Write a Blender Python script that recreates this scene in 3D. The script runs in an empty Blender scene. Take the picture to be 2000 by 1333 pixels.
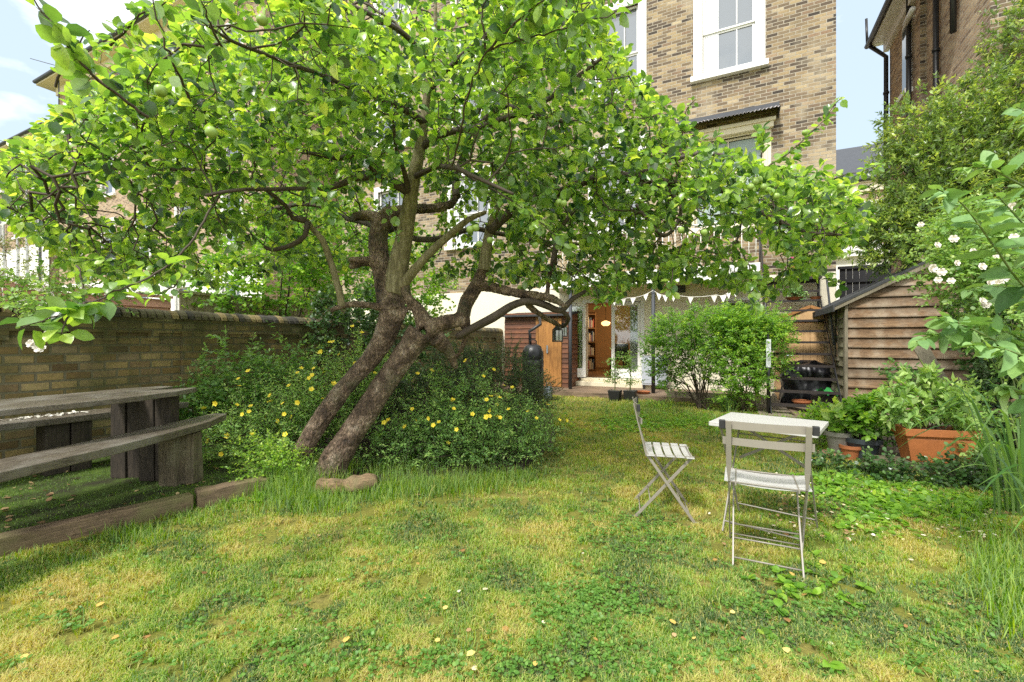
import bpy, math, random
import numpy as np
from mathutils import Vector, Matrix, noise as mnoise
random.seed(7); rng = np.random.default_rng(7)
SC = bpy.context.scene; COL = SC.collection
PI = math.pi
# ---------- camera model (2000 x 1333 photograph, level camera) ----------
F, CX, CY, H = 870.0, 1000.0, 667.0, 1.27
def W(px, py, Z): return ((px-CX)/F*Z, Z, H-(py-CY)/F*Z)
def G(px, py, z=0.0):
    Z = (H-z)*F/(py-CY); return ((px-CX)/F*Z, Z, z)
OX, OY, UA, UB = 2.42, 11.7, .897, .442       # house frame: x along facade (UA,-UB), y into the house (UB,UA)
def L(px, py, c=0.0):
    a = (px-CX)/F
    s = (c+OX*UB+OY*UA)/(UB*a+UA)
    return ((s*a-OX)*UA-(s-OY)*UB, c, H-(py-CY)/F*s)
def HW(x, y, z=0.0): return (OX+UA*x+UB*y, OY-UB*x+UA*y, z)
HROT = -math.atan2(UB, UA)
# ---------- object helpers ----------
def tag(o, label=None, cat=None, group=None, kind=None):
    if label: o['label'] = label
    if cat: o['category'] = cat
    if group: o['group'] = group
    if kind: o['kind'] = kind
    return o
def empty(name, loc=(0,0,0), rz=0.0, label=None, cat=None, group=None):
    o = bpy.data.objects.new(name, None); COL.objects.link(o); o.empty_display_size = .1
    o.location = loc; o.rotation_euler = (0,0,rz); return tag(o, label, cat, group)
def link(me, name, parent=None, mats=()):
    for m in mats: me.materials.append(m)
    o = bpy.data.objects.new(name, me); COL.objects.link(o)
    if parent: o.parent = parent
    return o
def dup(root, loc=None, rz=None, label=None, group=None):
    r = root.copy(); COL.objects.link(r)
    if loc is not None: r.location = loc
    if rz is not None: r.rotation_euler = (0,0,rz)
    if label: r['label'] = label
    if group: r['group'] = group
    for ch in list(root.children):
        c = ch.copy(); COL.objects.link(c); c.parent = r
        for g in list(ch.children):
            d = g.copy(); COL.objects.link(d); d.parent = c
    return r
def npmesh(name, V, quads=None, tris=None, mi=None, smooth=True, attrs=None):
    me = bpy.data.meshes.new(name)
    V = np.asarray(V, np.float32)
    q = np.zeros((0,4), np.int32) if quads is None or len(quads)==0 else np.asarray(quads, np.int32)
    t = np.zeros((0,3), np.int32) if tris is None or len(tris)==0 else np.asarray(tris, np.int32)
    me.vertices.add(len(V)); me.vertices.foreach_set('co', V.ravel())
    nl = q.size+t.size; me.loops.add(nl)
    me.loops.foreach_set('vertex_index', np.concatenate([q.ravel(), t.ravel()]))
    np_ = len(q)+len(t); me.polygons.add(np_)
    ls = np.concatenate([np.arange(len(q))*4, q.size+np.arange(len(t))*3]).astype(np.int32)
    me.polygons.foreach_set('loop_start', ls)
    if mi is not None: me.polygons.foreach_set('material_index', np.asarray(mi, np.int32))
    me.polygons.foreach_set('use_smooth', np.full(np_, bool(smooth)))
    if attrs:
        for k, a in attrs.items():
            at = me.attributes.new(k, 'FLOAT', 'POINT'); at.data.foreach_set('value', np.asarray(a, np.float32))
    me.update(calc_edges=True); me.validate()
    return me
class MB:
    """collects boxes, bars, tubes and prisms into one mesh"""
    def __init__(s): s.v=[]; s.f=[]; s.m=[]
    def add(s, vs, fs, m=0):
        n=len(s.v); s.v += [tuple(v) for v in vs]; s.f += [tuple(i+n for i in f) for f in fs]; s.m += [m]*len(fs); return s
    def box(s, x0,y0,z0,x1,y1,z1, m=0, jit=0):
        j=lambda: random.uniform(-jit,jit) if jit else 0
        vs=[(x+j(),y+j(),z+j()) for z in (z0,z1) for x,y in ((x0,y0),(x1,y0),(x1,y1),(x0,y1))]
        return s.add(vs, [(3,2,1,0),(4,5,6,7),(0,1,5,4),(1,2,6,5),(2,3,7,6),(3,0,4,7)], m)
    def bar(s, p, q, w, h, up=(0,0,1), m=0, w2=None, h2=None):
        p=Vector(p); q=Vector(q); d=(q-p).normalized(); u=Vector(up)
        a=d.cross(u)
        if a.length<1e-4: a=d.cross(Vector((1,0,0)))
        a.normalize(); b=a.cross(d).normalized(); w2=w2 or w; h2=h2 or h
        vs=[]
        for c,ww,hh in ((p,w,h),(q,w2,h2)):
            for sx,sy in ((-1,-1),(1,-1),(1,1),(-1,1)): vs.append(c+a*sx*ww/2+b*sy*hh/2)
        return s.add(vs, [(3,2,1,0),(4,5,6,7),(0,1,5,4),(1,2,6,5),(2,3,7,6),(3,0,4,7)], m)
    def tube(s, pts, rad, k=8, m=0, caps=True):
        pts=[Vector(p) for p in pts]; n=len(pts)
        rad = rad if hasattr(rad,'__len__') else [rad]*n
        ref=None; base=len(s.v)
        for i,p in enumerate(pts):
            d=(pts[min(i+1,n-1)]-pts[max(i-1,0)]).normalized()
            if ref is None:
                ref = d.cross(Vector((0,0,1)));
                if ref.length<1e-3: ref=Vector((1,0,0))
            ref=(ref-d*ref.dot(d)).normalized(); b=d.cross(ref)
            for j in range(k):
                a=2*PI*j/k; s.v.append(tuple(p+(ref*math.cos(a)+b*math.sin(a))*rad[i]))
        for i in range(n-1):
            for j in range(k):
                s.f.append((base+i*k+j, base+i*k+(j+1)%k, base+(i+1)*k+(j+1)%k, base+(i+1)*k+j)); s.m.append(m)
        if caps:
            s.f.append(tuple(base+j for j in range(k))[::-1]); s.m.append(m)
            s.f.append(tuple(base+(n-1)*k+j for j in range(k))); s.m.append(m)
        return s
    def lathe(s, prof, c=(0,0,0), k=20, m=0, sq=0):
        base=len(s.v); n=len(prof)
        for r,z in prof:
            for j in range(k):
                a=2*PI*j/k; s.v.append((c[0]+r*math.cos(a), c[1]+r*math.sin(a), c[2]+z))
        for i in range(n-1):
            for j in range(k):
                s.f.append((base+i*k+j, base+i*k+(j+1)%k, base+(i+1)*k+(j+1)%k, base+(i+1)*k+j)); s.m.append(m)
        s.f.append(tuple(base+j for j in range(k))[::-1]); s.m.append(m)
        s.f.append(tuple(base+(n-1)*k+j for j in range(k))); s.m.append(m)
        return s
    def prism(s, poly, z0, z1, m=0):
        n=len(poly); vs=[(x,y,z0) for x,y in poly]+[(x,y,z1) for x,y in poly]
        fs=[tuple(range(n))[::-1], tuple(range(n,2*n))]+[(i,(i+1)%n,n+(i+1)%n,n+i) for i in range(n)]
        return s.add(vs, fs, m)
    def build(s, name, mats, parent=None, smooth=False, bevel=0, loc=None, rz=None):
        me=bpy.data.meshes.new(name); me.from_pydata(s.v, [], s.f)
        me.polygons.foreach_set('material_index', s.m)
        if smooth: me.polygons.foreach_set('use_smooth', [True]*len(s.f))
        me.update()
        if not isinstance(mats,(list,tuple)): mats=[mats]
        o=link(me, name, parent, mats)
        if bevel:
            b=o.modifiers.new('b','BEVEL'); b.width=bevel; b.segments=2; b.limit_method='ANGLE'; b.angle_limit=math.radians(40)
        if smooth and not bevel: pass
        if loc is not None: o.location=loc
        if rz is not None: o.rotation_euler=(0,0,rz)
        return o
# ---------- materials ----------
class N:
    def __init__(s, name):
        s.m=bpy.data.materials.new(name); s.m.use_nodes=True; s.t=s.m.node_tree
        s.b=s.t.nodes['Principled BSDF']; s.out=s.t.nodes['Material Output']
    def n(s, typ, **kw):
        x=s.t.nodes.new(typ)
        for k,v in kw.items():
            if k.startswith('i_'):
                key=k[2:].replace('_',' '); key = int(key) if key.isdigit() else key
                x.inputs[key].default_value=v
            else: setattr(x,k,v)
        return x
    def l(s,a,b): s.t.links.new(a,b)
    def coord(s, scale=(1,1,1), kind='Object', rot=(0,0,0)):
        c=s.n('ShaderNodeTexCoord'); mp=s.n('ShaderNodeMapping'); mp.inputs['Scale'].default_value=scale; mp.inputs['Rotation'].default_value=rot
        s.l(c.outputs[kind], mp.inputs[0]); return mp.outputs[0]
    def noise(s, vec, scale, detail=6, rough=.6, dist=0):
        x=s.n('ShaderNodeTexNoise'); x.inputs['Scale'].default_value=scale; x.inputs['Detail'].default_value=detail
        x.inputs['Roughness'].default_value=rough; x.inputs['Distortion'].default_value=dist
        if vec is not None: s.l(vec, x.inputs['Vector'])
        return x.outputs['Fac']
    def ramp(s, fac, stops):
        x=s.n('ShaderNodeValToRGB'); e=x.color_ramp.elements
        while len(e)<len(stops): e.new(.5)
        for i,(p,c) in enumerate(stops): e[i].position=p; e[i].color=(*c,1) if len(c)==3 else c
        if fac is not None: s.l(fac, x.inputs[0])
        return x.outputs[0]
    def mix(s, fac, a, b, mode='MIX'):
        x=s.n('ShaderNodeMix', data_type='RGBA', blend_type=mode)
        for sock,v in ((x.inputs[0],fac),(x.inputs[6],a),(x.inputs[7],b)):
            if isinstance(v,(int,float)): sock.default_value=v
            elif isinstance(v,tuple): sock.default_value=(*v,1)
            else: s.l(v, sock)
        return x.outputs[2]
    def math(s, op, a, b=0):
        x=s.n('ShaderNodeMath', operation=op)
        for sock,v in ((x.inputs[0],a),(x.inputs[1],b)):
            if isinstance(v,(int,float)): sock.default_value=v
            else: s.l(v,sock)
        return x.outputs[0]
    def bump(s, h, strength=.3, dist=.01):
        x=s.n('ShaderNodeBump'); x.inputs['Strength'].default_value=strength; x.inputs['Distance'].default_value=dist
        s.l(h, x.inputs['Height']); s.l(x.outputs[0], s.b.inputs['Normal']); return x
def sc3(c, k): return tuple(min(1,x*k) for x in c)
def plain(name, col, rough=.6, var=.25, scale=6, bump=.15, metal=0, spec=.5):
    s=N(name); v=s.coord()
    a=s.noise(v, scale, 8, .65); b=s.noise(v, scale*7, 4)
    c=s.ramp(a, [(.25,sc3(col,1-var)),(.55,col),(.8,sc3(col,1+var*.6))])
    c=s.mix(.25, c, s.ramp(b,[(.3,sc3(col,1-var*1.3)),(.7,sc3(col,1+var*.5))]))
    s.l(c, s.b.inputs['Base Color']); s.b.inputs['Roughness'].default_value=rough
    s.b.inputs['Metallic'].default_value=metal; s.b.inputs['Specular IOR Level'].default_value=spec
    if bump: s.bump(b, bump, .01)
    return s.m
def wood(name, dark, light, scale=(1,1,1), rough=.75, knots=True, bump=.5, grey=None, stripes=None):
    """grain runs along the axis with the smallest scale"""
    s=N(name); v=s.coord(scale)
    g=s.noise(v, 9, 10, .7, .6); g2=s.noise(v, 45, 4, .6); big=s.noise(s.coord(), 1.7, 4)
    c=s.ramp(g, [(.33,sc3(dark,.75)),(.48,tuple((a+b)/2 for a,b in zip(dark,light))),(.62,sc3(light,1.1))])
    kn=s.noise(s.coord(tuple(x*.35+.25 for x in scale)),2.6,2,.4); c=s.mix(s.ramp(kn,[(.66,(0,0,0)),(.72,(.8,.8,.8))]),c,sc3(dark,.5))
    c=s.mix(.45, c, s.ramp(g2,[(.35,sc3(dark,.7)),(.65,sc3(light,1.1))]), 'MULTIPLY') if False else s.mix(.35,c,s.ramp(g2,[(.35,dark),(.65,light)]))
    c=s.mix(1.0, c, s.ramp(big,[(.3,(.55,.55,.55)),(.7,(1,1,1))]), 'MULTIPLY')
    if grey: c=s.mix(s.ramp(s.noise(s.coord(), 3.1, 5),[(.45,(0,0,0)),(.65,(.8,.8,.8))]), c, grey)
    if stripes:   # (axis, period, base offset, strength): tone per lapped board, darkening towards its top edge
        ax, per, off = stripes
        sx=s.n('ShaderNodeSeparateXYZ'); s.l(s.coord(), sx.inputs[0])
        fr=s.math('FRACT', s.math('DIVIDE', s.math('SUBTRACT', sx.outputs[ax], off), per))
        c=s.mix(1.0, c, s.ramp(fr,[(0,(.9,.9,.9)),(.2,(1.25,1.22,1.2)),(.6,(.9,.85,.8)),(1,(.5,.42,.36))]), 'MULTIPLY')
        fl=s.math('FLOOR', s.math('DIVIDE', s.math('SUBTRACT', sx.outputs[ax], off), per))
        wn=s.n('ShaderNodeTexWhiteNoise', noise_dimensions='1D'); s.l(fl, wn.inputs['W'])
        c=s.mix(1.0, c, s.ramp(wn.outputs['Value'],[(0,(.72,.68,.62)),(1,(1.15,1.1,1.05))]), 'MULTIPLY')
    s.l(c, s.b.inputs['Base Color']); s.b.inputs['Roughness'].default_value=rough
    s.bump(s.math('ADD', g, g2), bump, .004)
    return s.m
def brick(name, axis, stops, mortar, bw=.225, bh=.075, mort=.01, moss=None, sooty=.4, rough=.9, top_moss=None, pale=None):
    s=N(name); c=s.n('ShaderNodeTexCoord'); sx=s.n('ShaderNodeSeparateXYZ'); s.l(c.outputs['Object'], sx.inputs[0])
    cb=s.n('ShaderNodeCombineXYZ'); s.l(sx.outputs[0 if axis=='x' else 1], cb.inputs[0]); s.l(sx.outputs[2], cb.inputs[1])
    wob=s.n('ShaderNodeTexNoise'); wob.inputs['Scale'].default_value=3; s.l(c.outputs['Object'], wob.inputs['Vector'])
    add=s.n('ShaderNodeVectorMath', operation='MULTIPLY_ADD'); s.l(wob.outputs['Color'], add.inputs[0]); add.inputs[1].default_value=(.012,.012,0); s.l(cb.outputs[0], add.inputs[2])
    bt=s.n('ShaderNodeTexBrick'); bt.offset=.5; s.l(add.outputs[0], bt.inputs['Vector'])
    bt.inputs['Color1'].default_value=(0,0,0,1); bt.inputs['Color2'].default_value=(1,1,1,1); bt.inputs['Mortar'].default_value=(.5,.5,.5,1)
    bt.inputs['Scale'].default_value=1; bt.inputs['Brick Width'].default_value=bw; bt.inputs['Row Height'].default_value=bh
    bt.inputs['Mortar Size'].default_value=mort; bt.inputs['Mortar Smooth'].default_value=.25
    v=s.coord()
    fine=s.noise(v, 28, 6, .7); mid=s.noise(v, 2.2, 5, .6); big=s.noise(v,.55,4)
    col=s.ramp(bt.outputs['Color'], stops)
    col=s.mix(.55, col, s.ramp(fine,[(.3,(.35,.3,.25)),(.5,(.75,.7,.62)),(.75,(1.,.95,.85))]), 'MULTIPLY')
    col=s.mix(s.ramp(mid,[(.5,(0,0,0)),(.72,(sooty,)*3)]), col, (.055,.045,.035))
    if pale: col=s.mix(s.ramp(big,[(.52,(0,0,0)),(.62,(.55,.55,.55))]), col, pale)
    mo=s.mix(s.ramp(fine,[(.35,(.3,.3,.3)),(.65,(1,1,1))]), sc3(mortar,.55), mortar)
    col=s.mix(bt.outputs['Fac'], col, mo)
    if moss:
        col=s.mix(s.ramp(s.noise(v,1.6,7,.65),[(.42,(0,0,0)),(.62,(.85,.85,.85))]), col, moss)
    if top_moss:
        z0,z1,mc=top_moss
        mr=s.n('ShaderNodeMapRange'); s.l(s.math('ADD', sx.outputs[2], s.math('MULTIPLY', mid, .5)), mr.inputs[0]); mr.inputs[1].default_value=z0; mr.inputs[2].default_value=z1
        col=s.mix(s.math('MULTIPLY', mr.outputs[0], .85), col, mc)
    s.l(col, s.b.inputs['Base Color']); s.b.inputs['Roughness'].default_value=rough
    h=s.math('SUBTRACT', s.math('MULTIPLY', fine, .5), bt.outputs['Fac']); s.bump(h, .7, .012)
    return s.m
def leafmat(name, stops, rough=.42, tr=.35, back=1.25, tcol=1.5, spec=.5):
    s=N(name); at=s.n('ShaderNodeAttribute', attribute_name='rnd')
    c=s.ramp(at.outputs['Fac'], stops)
    c=s.mix(.35, c, s.ramp(s.noise(s.coord(), 60, 3),[(.3,(.55,.6,.5)),(.7,(1.2,1.15,1.1))]), 'MULTIPLY')
    geo=s.n('ShaderNodeNewGeometry')
    cb=s.mix(geo.outputs['Backfacing'], c, s.mix(.30, c, (.45,.52,.33)))
    s.bump(s.noise(s.coord(), 55, 2), .35, .004)
    s.l(cb, s.b.inputs['Base Color']); s.b.inputs['Roughness'].default_value=rough; s.b.inputs['Specular IOR Level'].default_value=spec
    t=s.n('ShaderNodeBsdfTranslucent'); tc=s.mix(1.0, c, (tcol*1.15,tcol*1.15,tcol*.5), 'MULTIPLY'); s.l(tc, t.inputs[0])
    mx=s.n('ShaderNodeMixShader'); mx.inputs[0].default_value=tr; s.l(s.b.outputs[0], mx.inputs[1]); s.l(t.outputs[0], mx.inputs[2]); s.l(mx.outputs[0], s.out.inputs[0])
    return s.m
def clearglass(name, tint=(.9,.95,.93), k=.16):
    s=N(name); tr=s.n('ShaderNodeBsdfTransparent'); tr.inputs[0].default_value=(*tint,1); g=s.n('ShaderNodeBsdfGlossy'); g.inputs['Roughness'].default_value=.03
    mx=s.n('ShaderNodeMixShader'); mx.inputs[0].default_value=k; s.l(tr.outputs[0],mx.inputs[1]); s.l(g.outputs[0],mx.inputs[2]); s.l(mx.outputs[0],s.out.inputs[0]); return s.m
def glassm(name, tint=(.02,.025,.03), rough=.03):
    s=N(name); s.b.inputs['Base Color'].default_value=(*tint,1); s.b.inputs['Roughness'].default_value=rough
    s.b.inputs['Specular IOR Level'].default_value=1.0; s.b.inputs['IOR'].default_value=1.9
    s.bump(s.noise(s.coord(), 1.5, 2), .04, .05); return s.m
# ---------- leaves ----------
T_BROAD = (np.array([(0,0,0),(-.30,.26,.07),(0,.28,0),(.30,.26,.07),(-.36,.58,.04),(0,.62,-.03),(.36,.58,.04),(-.2,.85,-.04),(.2,.85,-.04),(0,1.0,-.14)],float),
           [(2,3,6,5),(1,2,5,4),(5,6,8,9),(4,5,9,7)], [(0,3,2),(0,2,1)])
T_DIAM = (np.array([(0,0,0),(-.2,.45,.05),(0,.5,-.02),(.2,.45,.05),(0,1,-.06)],float), [], [(0,3,2),(0,2,1),(2,3,4),(1,2,4)])
T_MINI = (np.array([(0,0,0),(-.22,.5,.06),(.22,.5,.06),(0,1,-.04)],float), [], [(0,2,1),(1,2,3)])
T_ROUND= (np.array([(0,0,0),(-.42,.3,.05),(.42,.3,.05),(-.36,.75,.05),(.36,.75,.05),(0,1,0)],float), [(1,2,4,3)], [(0,2,1),(3,4,5)])
T_LONG = (np.array([(0,0,0),(-.10,.3,.03),(0,.3,-.01),(.10,.3,.03),(-.08,.7,-.02),(0,.7,-.05),(.08,.7,-.02),(0,1,-.16)],float),
           [(2,3,6,5),(1,2,5,4)], [(0,3,2),(0,2,1),(5,6,7),(4,5,7)])
def unit(a): return a/np.maximum(np.linalg.norm(a,axis=-1,keepdims=True),1e-9)
def leafgeo(P, D, U, S, T, rnd, wid=None, off=0):
    """P base points, D along the leaf, U roughly the upper face normal"""
    V,q,t=T; D=unit(D); R=unit(np.cross(D,U)); Nn=np.cross(R,D)
    n=len(P); S=np.asarray(S).reshape(n,1,1); wd = 1 if wid is None else np.asarray(wid).reshape(n,1,1)
    X=V[None,:,0:1]*wd*R[:,None,:]+V[None,:,1:2]*D[:,None,:]+V[None,:,2:3]*Nn[:,None,:]*rng.uniform(.2,2.4,(n,1,1))
    VV=(P[:,None,:]+X*S).reshape(-1,3); k=len(V); b=(np.arange(n)*k+off)[:,None,None]
    Q=(np.array(q,np.int64).reshape(1,-1,4)+b).reshape(-1,4); Tt=(np.array(t,np.int64).reshape(1,-1,3)+b).reshape(-1,3)
    return VV,Q,Tt,np.repeat(rnd,k)
def segtubes(A, B, ra, rb, k=4, off=0):
    A=np.asarray(A,float);B=np.asarray(B,float);n=len(A)
    if n==0: return np.zeros((0,3)), np.zeros((0,4),int)
    d=unit(B-A); ref=np.where(np.abs(d[:,2:3])>.9, np.array([[1.,0,0]]), np.array([[0,0,1.]])); x=unit(np.cross(d,ref)); y=np.cross(d,x)
    a=np.arange(k)*2*PI/k; cs=np.cos(a)[None,:,None]; sn=np.sin(a)[None,:,None]
    ring=x[:,None,:]*cs+y[:,None,:]*sn
    V=np.concatenate([A[:,None,:]+ring*np.asarray(ra).reshape(n,1,1), B[:,None,:]+ring*np.asarray(rb).reshape(n,1,1)],1).reshape(-1,3)
    j=np.arange(k); q=np.stack([j,(j+1)%k,k+(j+1)%k,k+j],1)[None]+(np.arange(n)*2*k+off)[:,None,None]
    return V,q.reshape(-1,4)
class Foliage:
    """one mesh of leaves (slot 0) and twigs (slot 1)"""
    def __init__(s): s.V=[];s.Q=[];s.T=[];s.r=[];s.mq=[];s.mt=[];s.n=0
    def leaves(s,P,D,U,S,T,rnd,wid=None,slot=0):
        V,Q,Tt,r=leafgeo(np.asarray(P,float),np.asarray(D,float),np.asarray(U,float),S,T,np.asarray(rnd,float),wid,s.n)
        s.V.append(V);s.Q.append(Q);s.T.append(Tt);s.r.append(r);s.mq.append(np.full(len(Q),slot));s.mt.append(np.full(len(Tt),slot));s.n+=len(V)
    def tubes(s,A,B,ra,rb,k=4,slot=1):
        V,Q=segtubes(A,B,ra,rb,k,s.n); s.V.append(V);s.Q.append(Q);s.r.append(np.zeros(len(V)));s.mq.append(np.full(len(Q),slot));s.n+=len(V)
    def build(s,name,mats,parent=None):
        Q=np.concatenate(s.Q) if s.Q else None; T=np.concatenate(s.T) if s.T else np.zeros((0,3),int)
        mi=np.concatenate(s.mq+s.mt) if s.mt else np.concatenate(s.mq)
        me=npmesh(name,np.concatenate(s.V),Q,T,mi,True,{'rnd':np.concatenate(s.r)})
        return link(me,name,parent,mats)
def rdir(n): return unit(rng.normal(size=(n,3)))
def sprigs(fo, base, dirs, length, nleaf, size, T, pair=True, droop=.15, lift=.5, tone=(.5,.25), stem=.0025, segs=4, up=.6, wid=None, whorl=False):
    """twigs with leaves along them; leaf faces turned up to the light"""
    n=len(base); base=np.asarray(base,float); d=unit(np.asarray(dirs,float)); length=np.broadcast_to(length,(n,)).astype(float)
    pts=[base]; cur=d.copy()
    for k in range(segs):
        cur=unit(cur+np.array([0,0,-droop])/segs*2+rng.normal(size=(n,3))*.10)
        pts.append(pts[-1]+cur*(length/segs)[:,None])
    pts=np.stack(pts,1)
    for k in range(segs):
        fo.tubes(pts[:,k],pts[:,k+1],np.full(n,stem*(1-.18*k)),np.full(n,stem*(1-.18*(k+1))),3)
    tw=rng.normal(tone[0],tone[1],n)
    PL=[];DL=[];UL=[];SL=[];RL=[]
    for k in range(nleaf):
        f=(k+.6)/nleaf*segs*.999; f=np.clip(f+rng.uniform(-.2,.2,n),0.2,segs-.001); i=f.astype(int); fr=(f-i)[:,None]
        a=pts[np.arange(n),i]; b=pts[np.arange(n),i+1]; p=a+(b-a)*fr; ax=unit(b-a)
        side=unit(np.cross(ax,np.array([0,0,1.])+rng.normal(size=(n,3))*.5))
        for sg in ((-1,1) if pair else ((-1,) if k%2 else (1,))):
            if whorl: side=unit(np.cross(ax,rdir(n)))
            dd=unit(side*sg+ax*lift+rng.normal(size=(n,3))*.28+np.array([0,0,.1-droop]))
            PL.append(p);DL.append(dd);UL.append(np.array([0,0,up])+rng.normal(size=(n,3))*.4+ax*.1)
            SL.append(size*rng.uniform(.65,1.15,n)*(1-.35*(k/nleaf)**3)); RL.append(tw+rng.normal(0,.13,n)+.12*(k/nleaf))
    PL.append(pts[:,-1]);DL.append(cur);UL.append(np.array([0,0,up])+rng.normal(size=(n,3))*.3);SL.append(size*rng.uniform(.5,.9,n));RL.append(tw+.25)
    w=None if wid is None else wid
    fo.leaves(np.concatenate(PL),np.concatenate(DL),np.concatenate(UL),np.concatenate(SL),T,np.clip(np.concatenate(RL),0,1), None if w is None else np.full(sum(map(len,PL)),w))
    return pts
def blob_points(blobs, n, shell=.55):
    """points in the outer part of a union of ellipsoids (cx,cy,cz,rx,ry,rz); returns point, outward direction, depth 0..1"""
    w=np.array([b[3]*b[4]+b[4]*b[5]+b[3]*b[5] for b in blobs]); idx=rng.choice(len(blobs),n,p=w/w.sum())
    B=np.array(blobs)[idx]; d=rdir(n); lump=1+.18*np.sin(d[:,0]*7+B[:,0]*3)+.14*np.sin(d[:,2]*9+d[:,1]*6+B[:,1]*5)
    r=rng.uniform(shell**2,1,n)**.5*lump
    P=B[:,:3]+d*B[:,3:6]*r[:,None]
    return P,unit(d/B[:,3:6]),r
def flower_mesh(name, mat, mat2, k=5, r=.02, cup=.3, layers=1):
    mb=MB()
    for L_ in range(layers):
        rr=r*(1-.28*L_); cu=cup+.45*L_
        for i in range(k):
            a=2*PI*i/k+L_*.6; ca,sa=math.cos(a),math.sin(a); w=rr*.62
            def pt(u,vv,z): return (u*ca-vv*sa, u*sa+vv*ca, z)
            mb.add([pt(0,0,.002*L_),pt(rr*.6,-w*.75,rr*cu*.5),pt(rr*.62,0,rr*cu*.3),pt(rr*.6,w*.75,rr*cu*.5),pt(rr,-w*.35,rr*cu),pt(rr,w*.35,rr*cu)],[(0,1,2),(0,2,3),(1,4,2),(2,4,5),(2,5,3)])
    mb.lathe([(r*.16,0),(r*.22,r*.15),(r*.12,r*.32)],k=6,m=1)
    me=bpy.data.meshes.new(name); me.from_pydata(mb.v,[],mb.f); me.polygons.foreach_set('material_index',mb.m); me.update()
    me.materials.append(mat); me.materials.append(mat2); return me
def put_flowers(me, name, pts, dirs, parent, smin=.8, smax=1.2):
    for p,d in zip(pts,dirs):
        o=bpy.data.objects.new(name,me); COL.objects.link(o); o.parent=parent
        inv=parent.matrix_basis.inverted(); o.location=inv@Vector(p)
        o.rotation_mode='QUATERNION'; o.rotation_quaternion=Vector(d).to_track_quat('Z','Y'); s=random.uniform(smin,smax); o.scale=(s,s,s)
def fbm(x,y,seed=0,oct=4):
    r=np.random.default_rng(seed); g=r.random((64,64)); out=np.zeros_like(x); amp=1;tot=0;fr=1.0
    for o in range(oct):
        X=x*fr+17.3*o; Y=y*fr+9.1*o; xi=np.floor(X).astype(int); yi=np.floor(Y).astype(int); fx=X-xi; fy=Y-yi
        fx=fx*fx*(3-2*fx); fy=fy*fy*(3-2*fy)
        a=g[xi%64,yi%64];b=g[(xi+1)%64,yi%64];c=g[xi%64,(yi+1)%64];d=g[(xi+1)%64,(yi+1)%64]
        out+=amp*((a*(1-fx)+b*fx)*(1-fy)+(c*(1-fx)+d*fx)*fy); tot+=amp; amp*=.55; fr*=2
    return out/tot
# ================= world, light, camera =================
w=bpy.data.worlds.new('World'); SC.world=w; w.use_nodes=True; wt=w.node_tree
bg=wt.nodes['Background']; S=Vector((-.50,-.66,1.05)).normalized()
sky=wt.nodes.new('ShaderNodeTexSky'); sky.sky_type='NISHITA'; sky.sun_disc=False
sky.sun_elevation=math.asin(S.z); sky.sun_rotation=math.atan2(S.x,S.y); sky.air_density=1.0; sky.dust_density=1.4; sky.ozone_density=1.2
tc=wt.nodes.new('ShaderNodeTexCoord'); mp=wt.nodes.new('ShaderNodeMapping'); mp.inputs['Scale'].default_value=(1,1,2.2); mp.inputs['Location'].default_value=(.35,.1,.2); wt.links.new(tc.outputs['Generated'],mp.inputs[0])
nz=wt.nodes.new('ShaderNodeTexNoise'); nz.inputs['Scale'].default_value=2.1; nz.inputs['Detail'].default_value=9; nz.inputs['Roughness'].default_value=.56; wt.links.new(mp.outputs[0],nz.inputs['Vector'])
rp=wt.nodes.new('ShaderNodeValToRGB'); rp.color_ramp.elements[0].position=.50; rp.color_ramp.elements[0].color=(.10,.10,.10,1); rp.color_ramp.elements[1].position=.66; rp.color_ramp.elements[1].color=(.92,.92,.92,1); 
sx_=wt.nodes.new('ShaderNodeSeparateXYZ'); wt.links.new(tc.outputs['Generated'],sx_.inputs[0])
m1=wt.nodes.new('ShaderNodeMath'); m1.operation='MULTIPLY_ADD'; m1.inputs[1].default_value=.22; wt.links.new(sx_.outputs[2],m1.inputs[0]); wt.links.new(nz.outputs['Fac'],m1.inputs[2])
m2=wt.nodes.new('ShaderNodeMath'); m2.operation='MULTIPLY_ADD'; m2.inputs[1].default_value=-.16; wt.links.new(sx_.outputs[1],m2.inputs[0]); wt.links.new(m1.outputs[0],m2.inputs[2]); wt.links.new(m2.outputs[0],rp.inputs[0])  # clouds brightened overhead and behind the camera as added fill light
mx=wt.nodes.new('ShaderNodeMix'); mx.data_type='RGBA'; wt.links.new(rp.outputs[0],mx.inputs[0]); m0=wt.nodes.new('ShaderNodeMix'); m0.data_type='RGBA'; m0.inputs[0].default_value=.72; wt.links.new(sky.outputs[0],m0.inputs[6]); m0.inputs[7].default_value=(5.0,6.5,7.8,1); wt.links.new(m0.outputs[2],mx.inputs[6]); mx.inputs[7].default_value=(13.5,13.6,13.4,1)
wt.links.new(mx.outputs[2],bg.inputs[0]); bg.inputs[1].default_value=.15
sl=bpy.data.lights.new('sun','SUN'); sl.energy=4.8; sl.angle=math.radians(9); sl.color=(1,.97,.92)
so=bpy.data.objects.new('sun',sl); COL.objects.link(so); so.rotation_euler=S.to_track_quat('Z','Y').to_euler(); so.location=(-6,-6,14)
cd=bpy.data.cameras.new('camera'); cam=bpy.data.objects.new('camera',cd); COL.objects.link(cam); cam.location=(0,0,H); cam.rotation_euler=(PI/2,0,0)
cd.sensor_width=36; cd.lens=F/2000*36; cd.clip_start=.05; cd.clip_end=600; SC.camera=cam
SC.view_settings.view_transform='Standard'; SC.view_settings.look='None'; SC.view_settings.exposure=0; SC.view_settings.gamma=1
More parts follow.
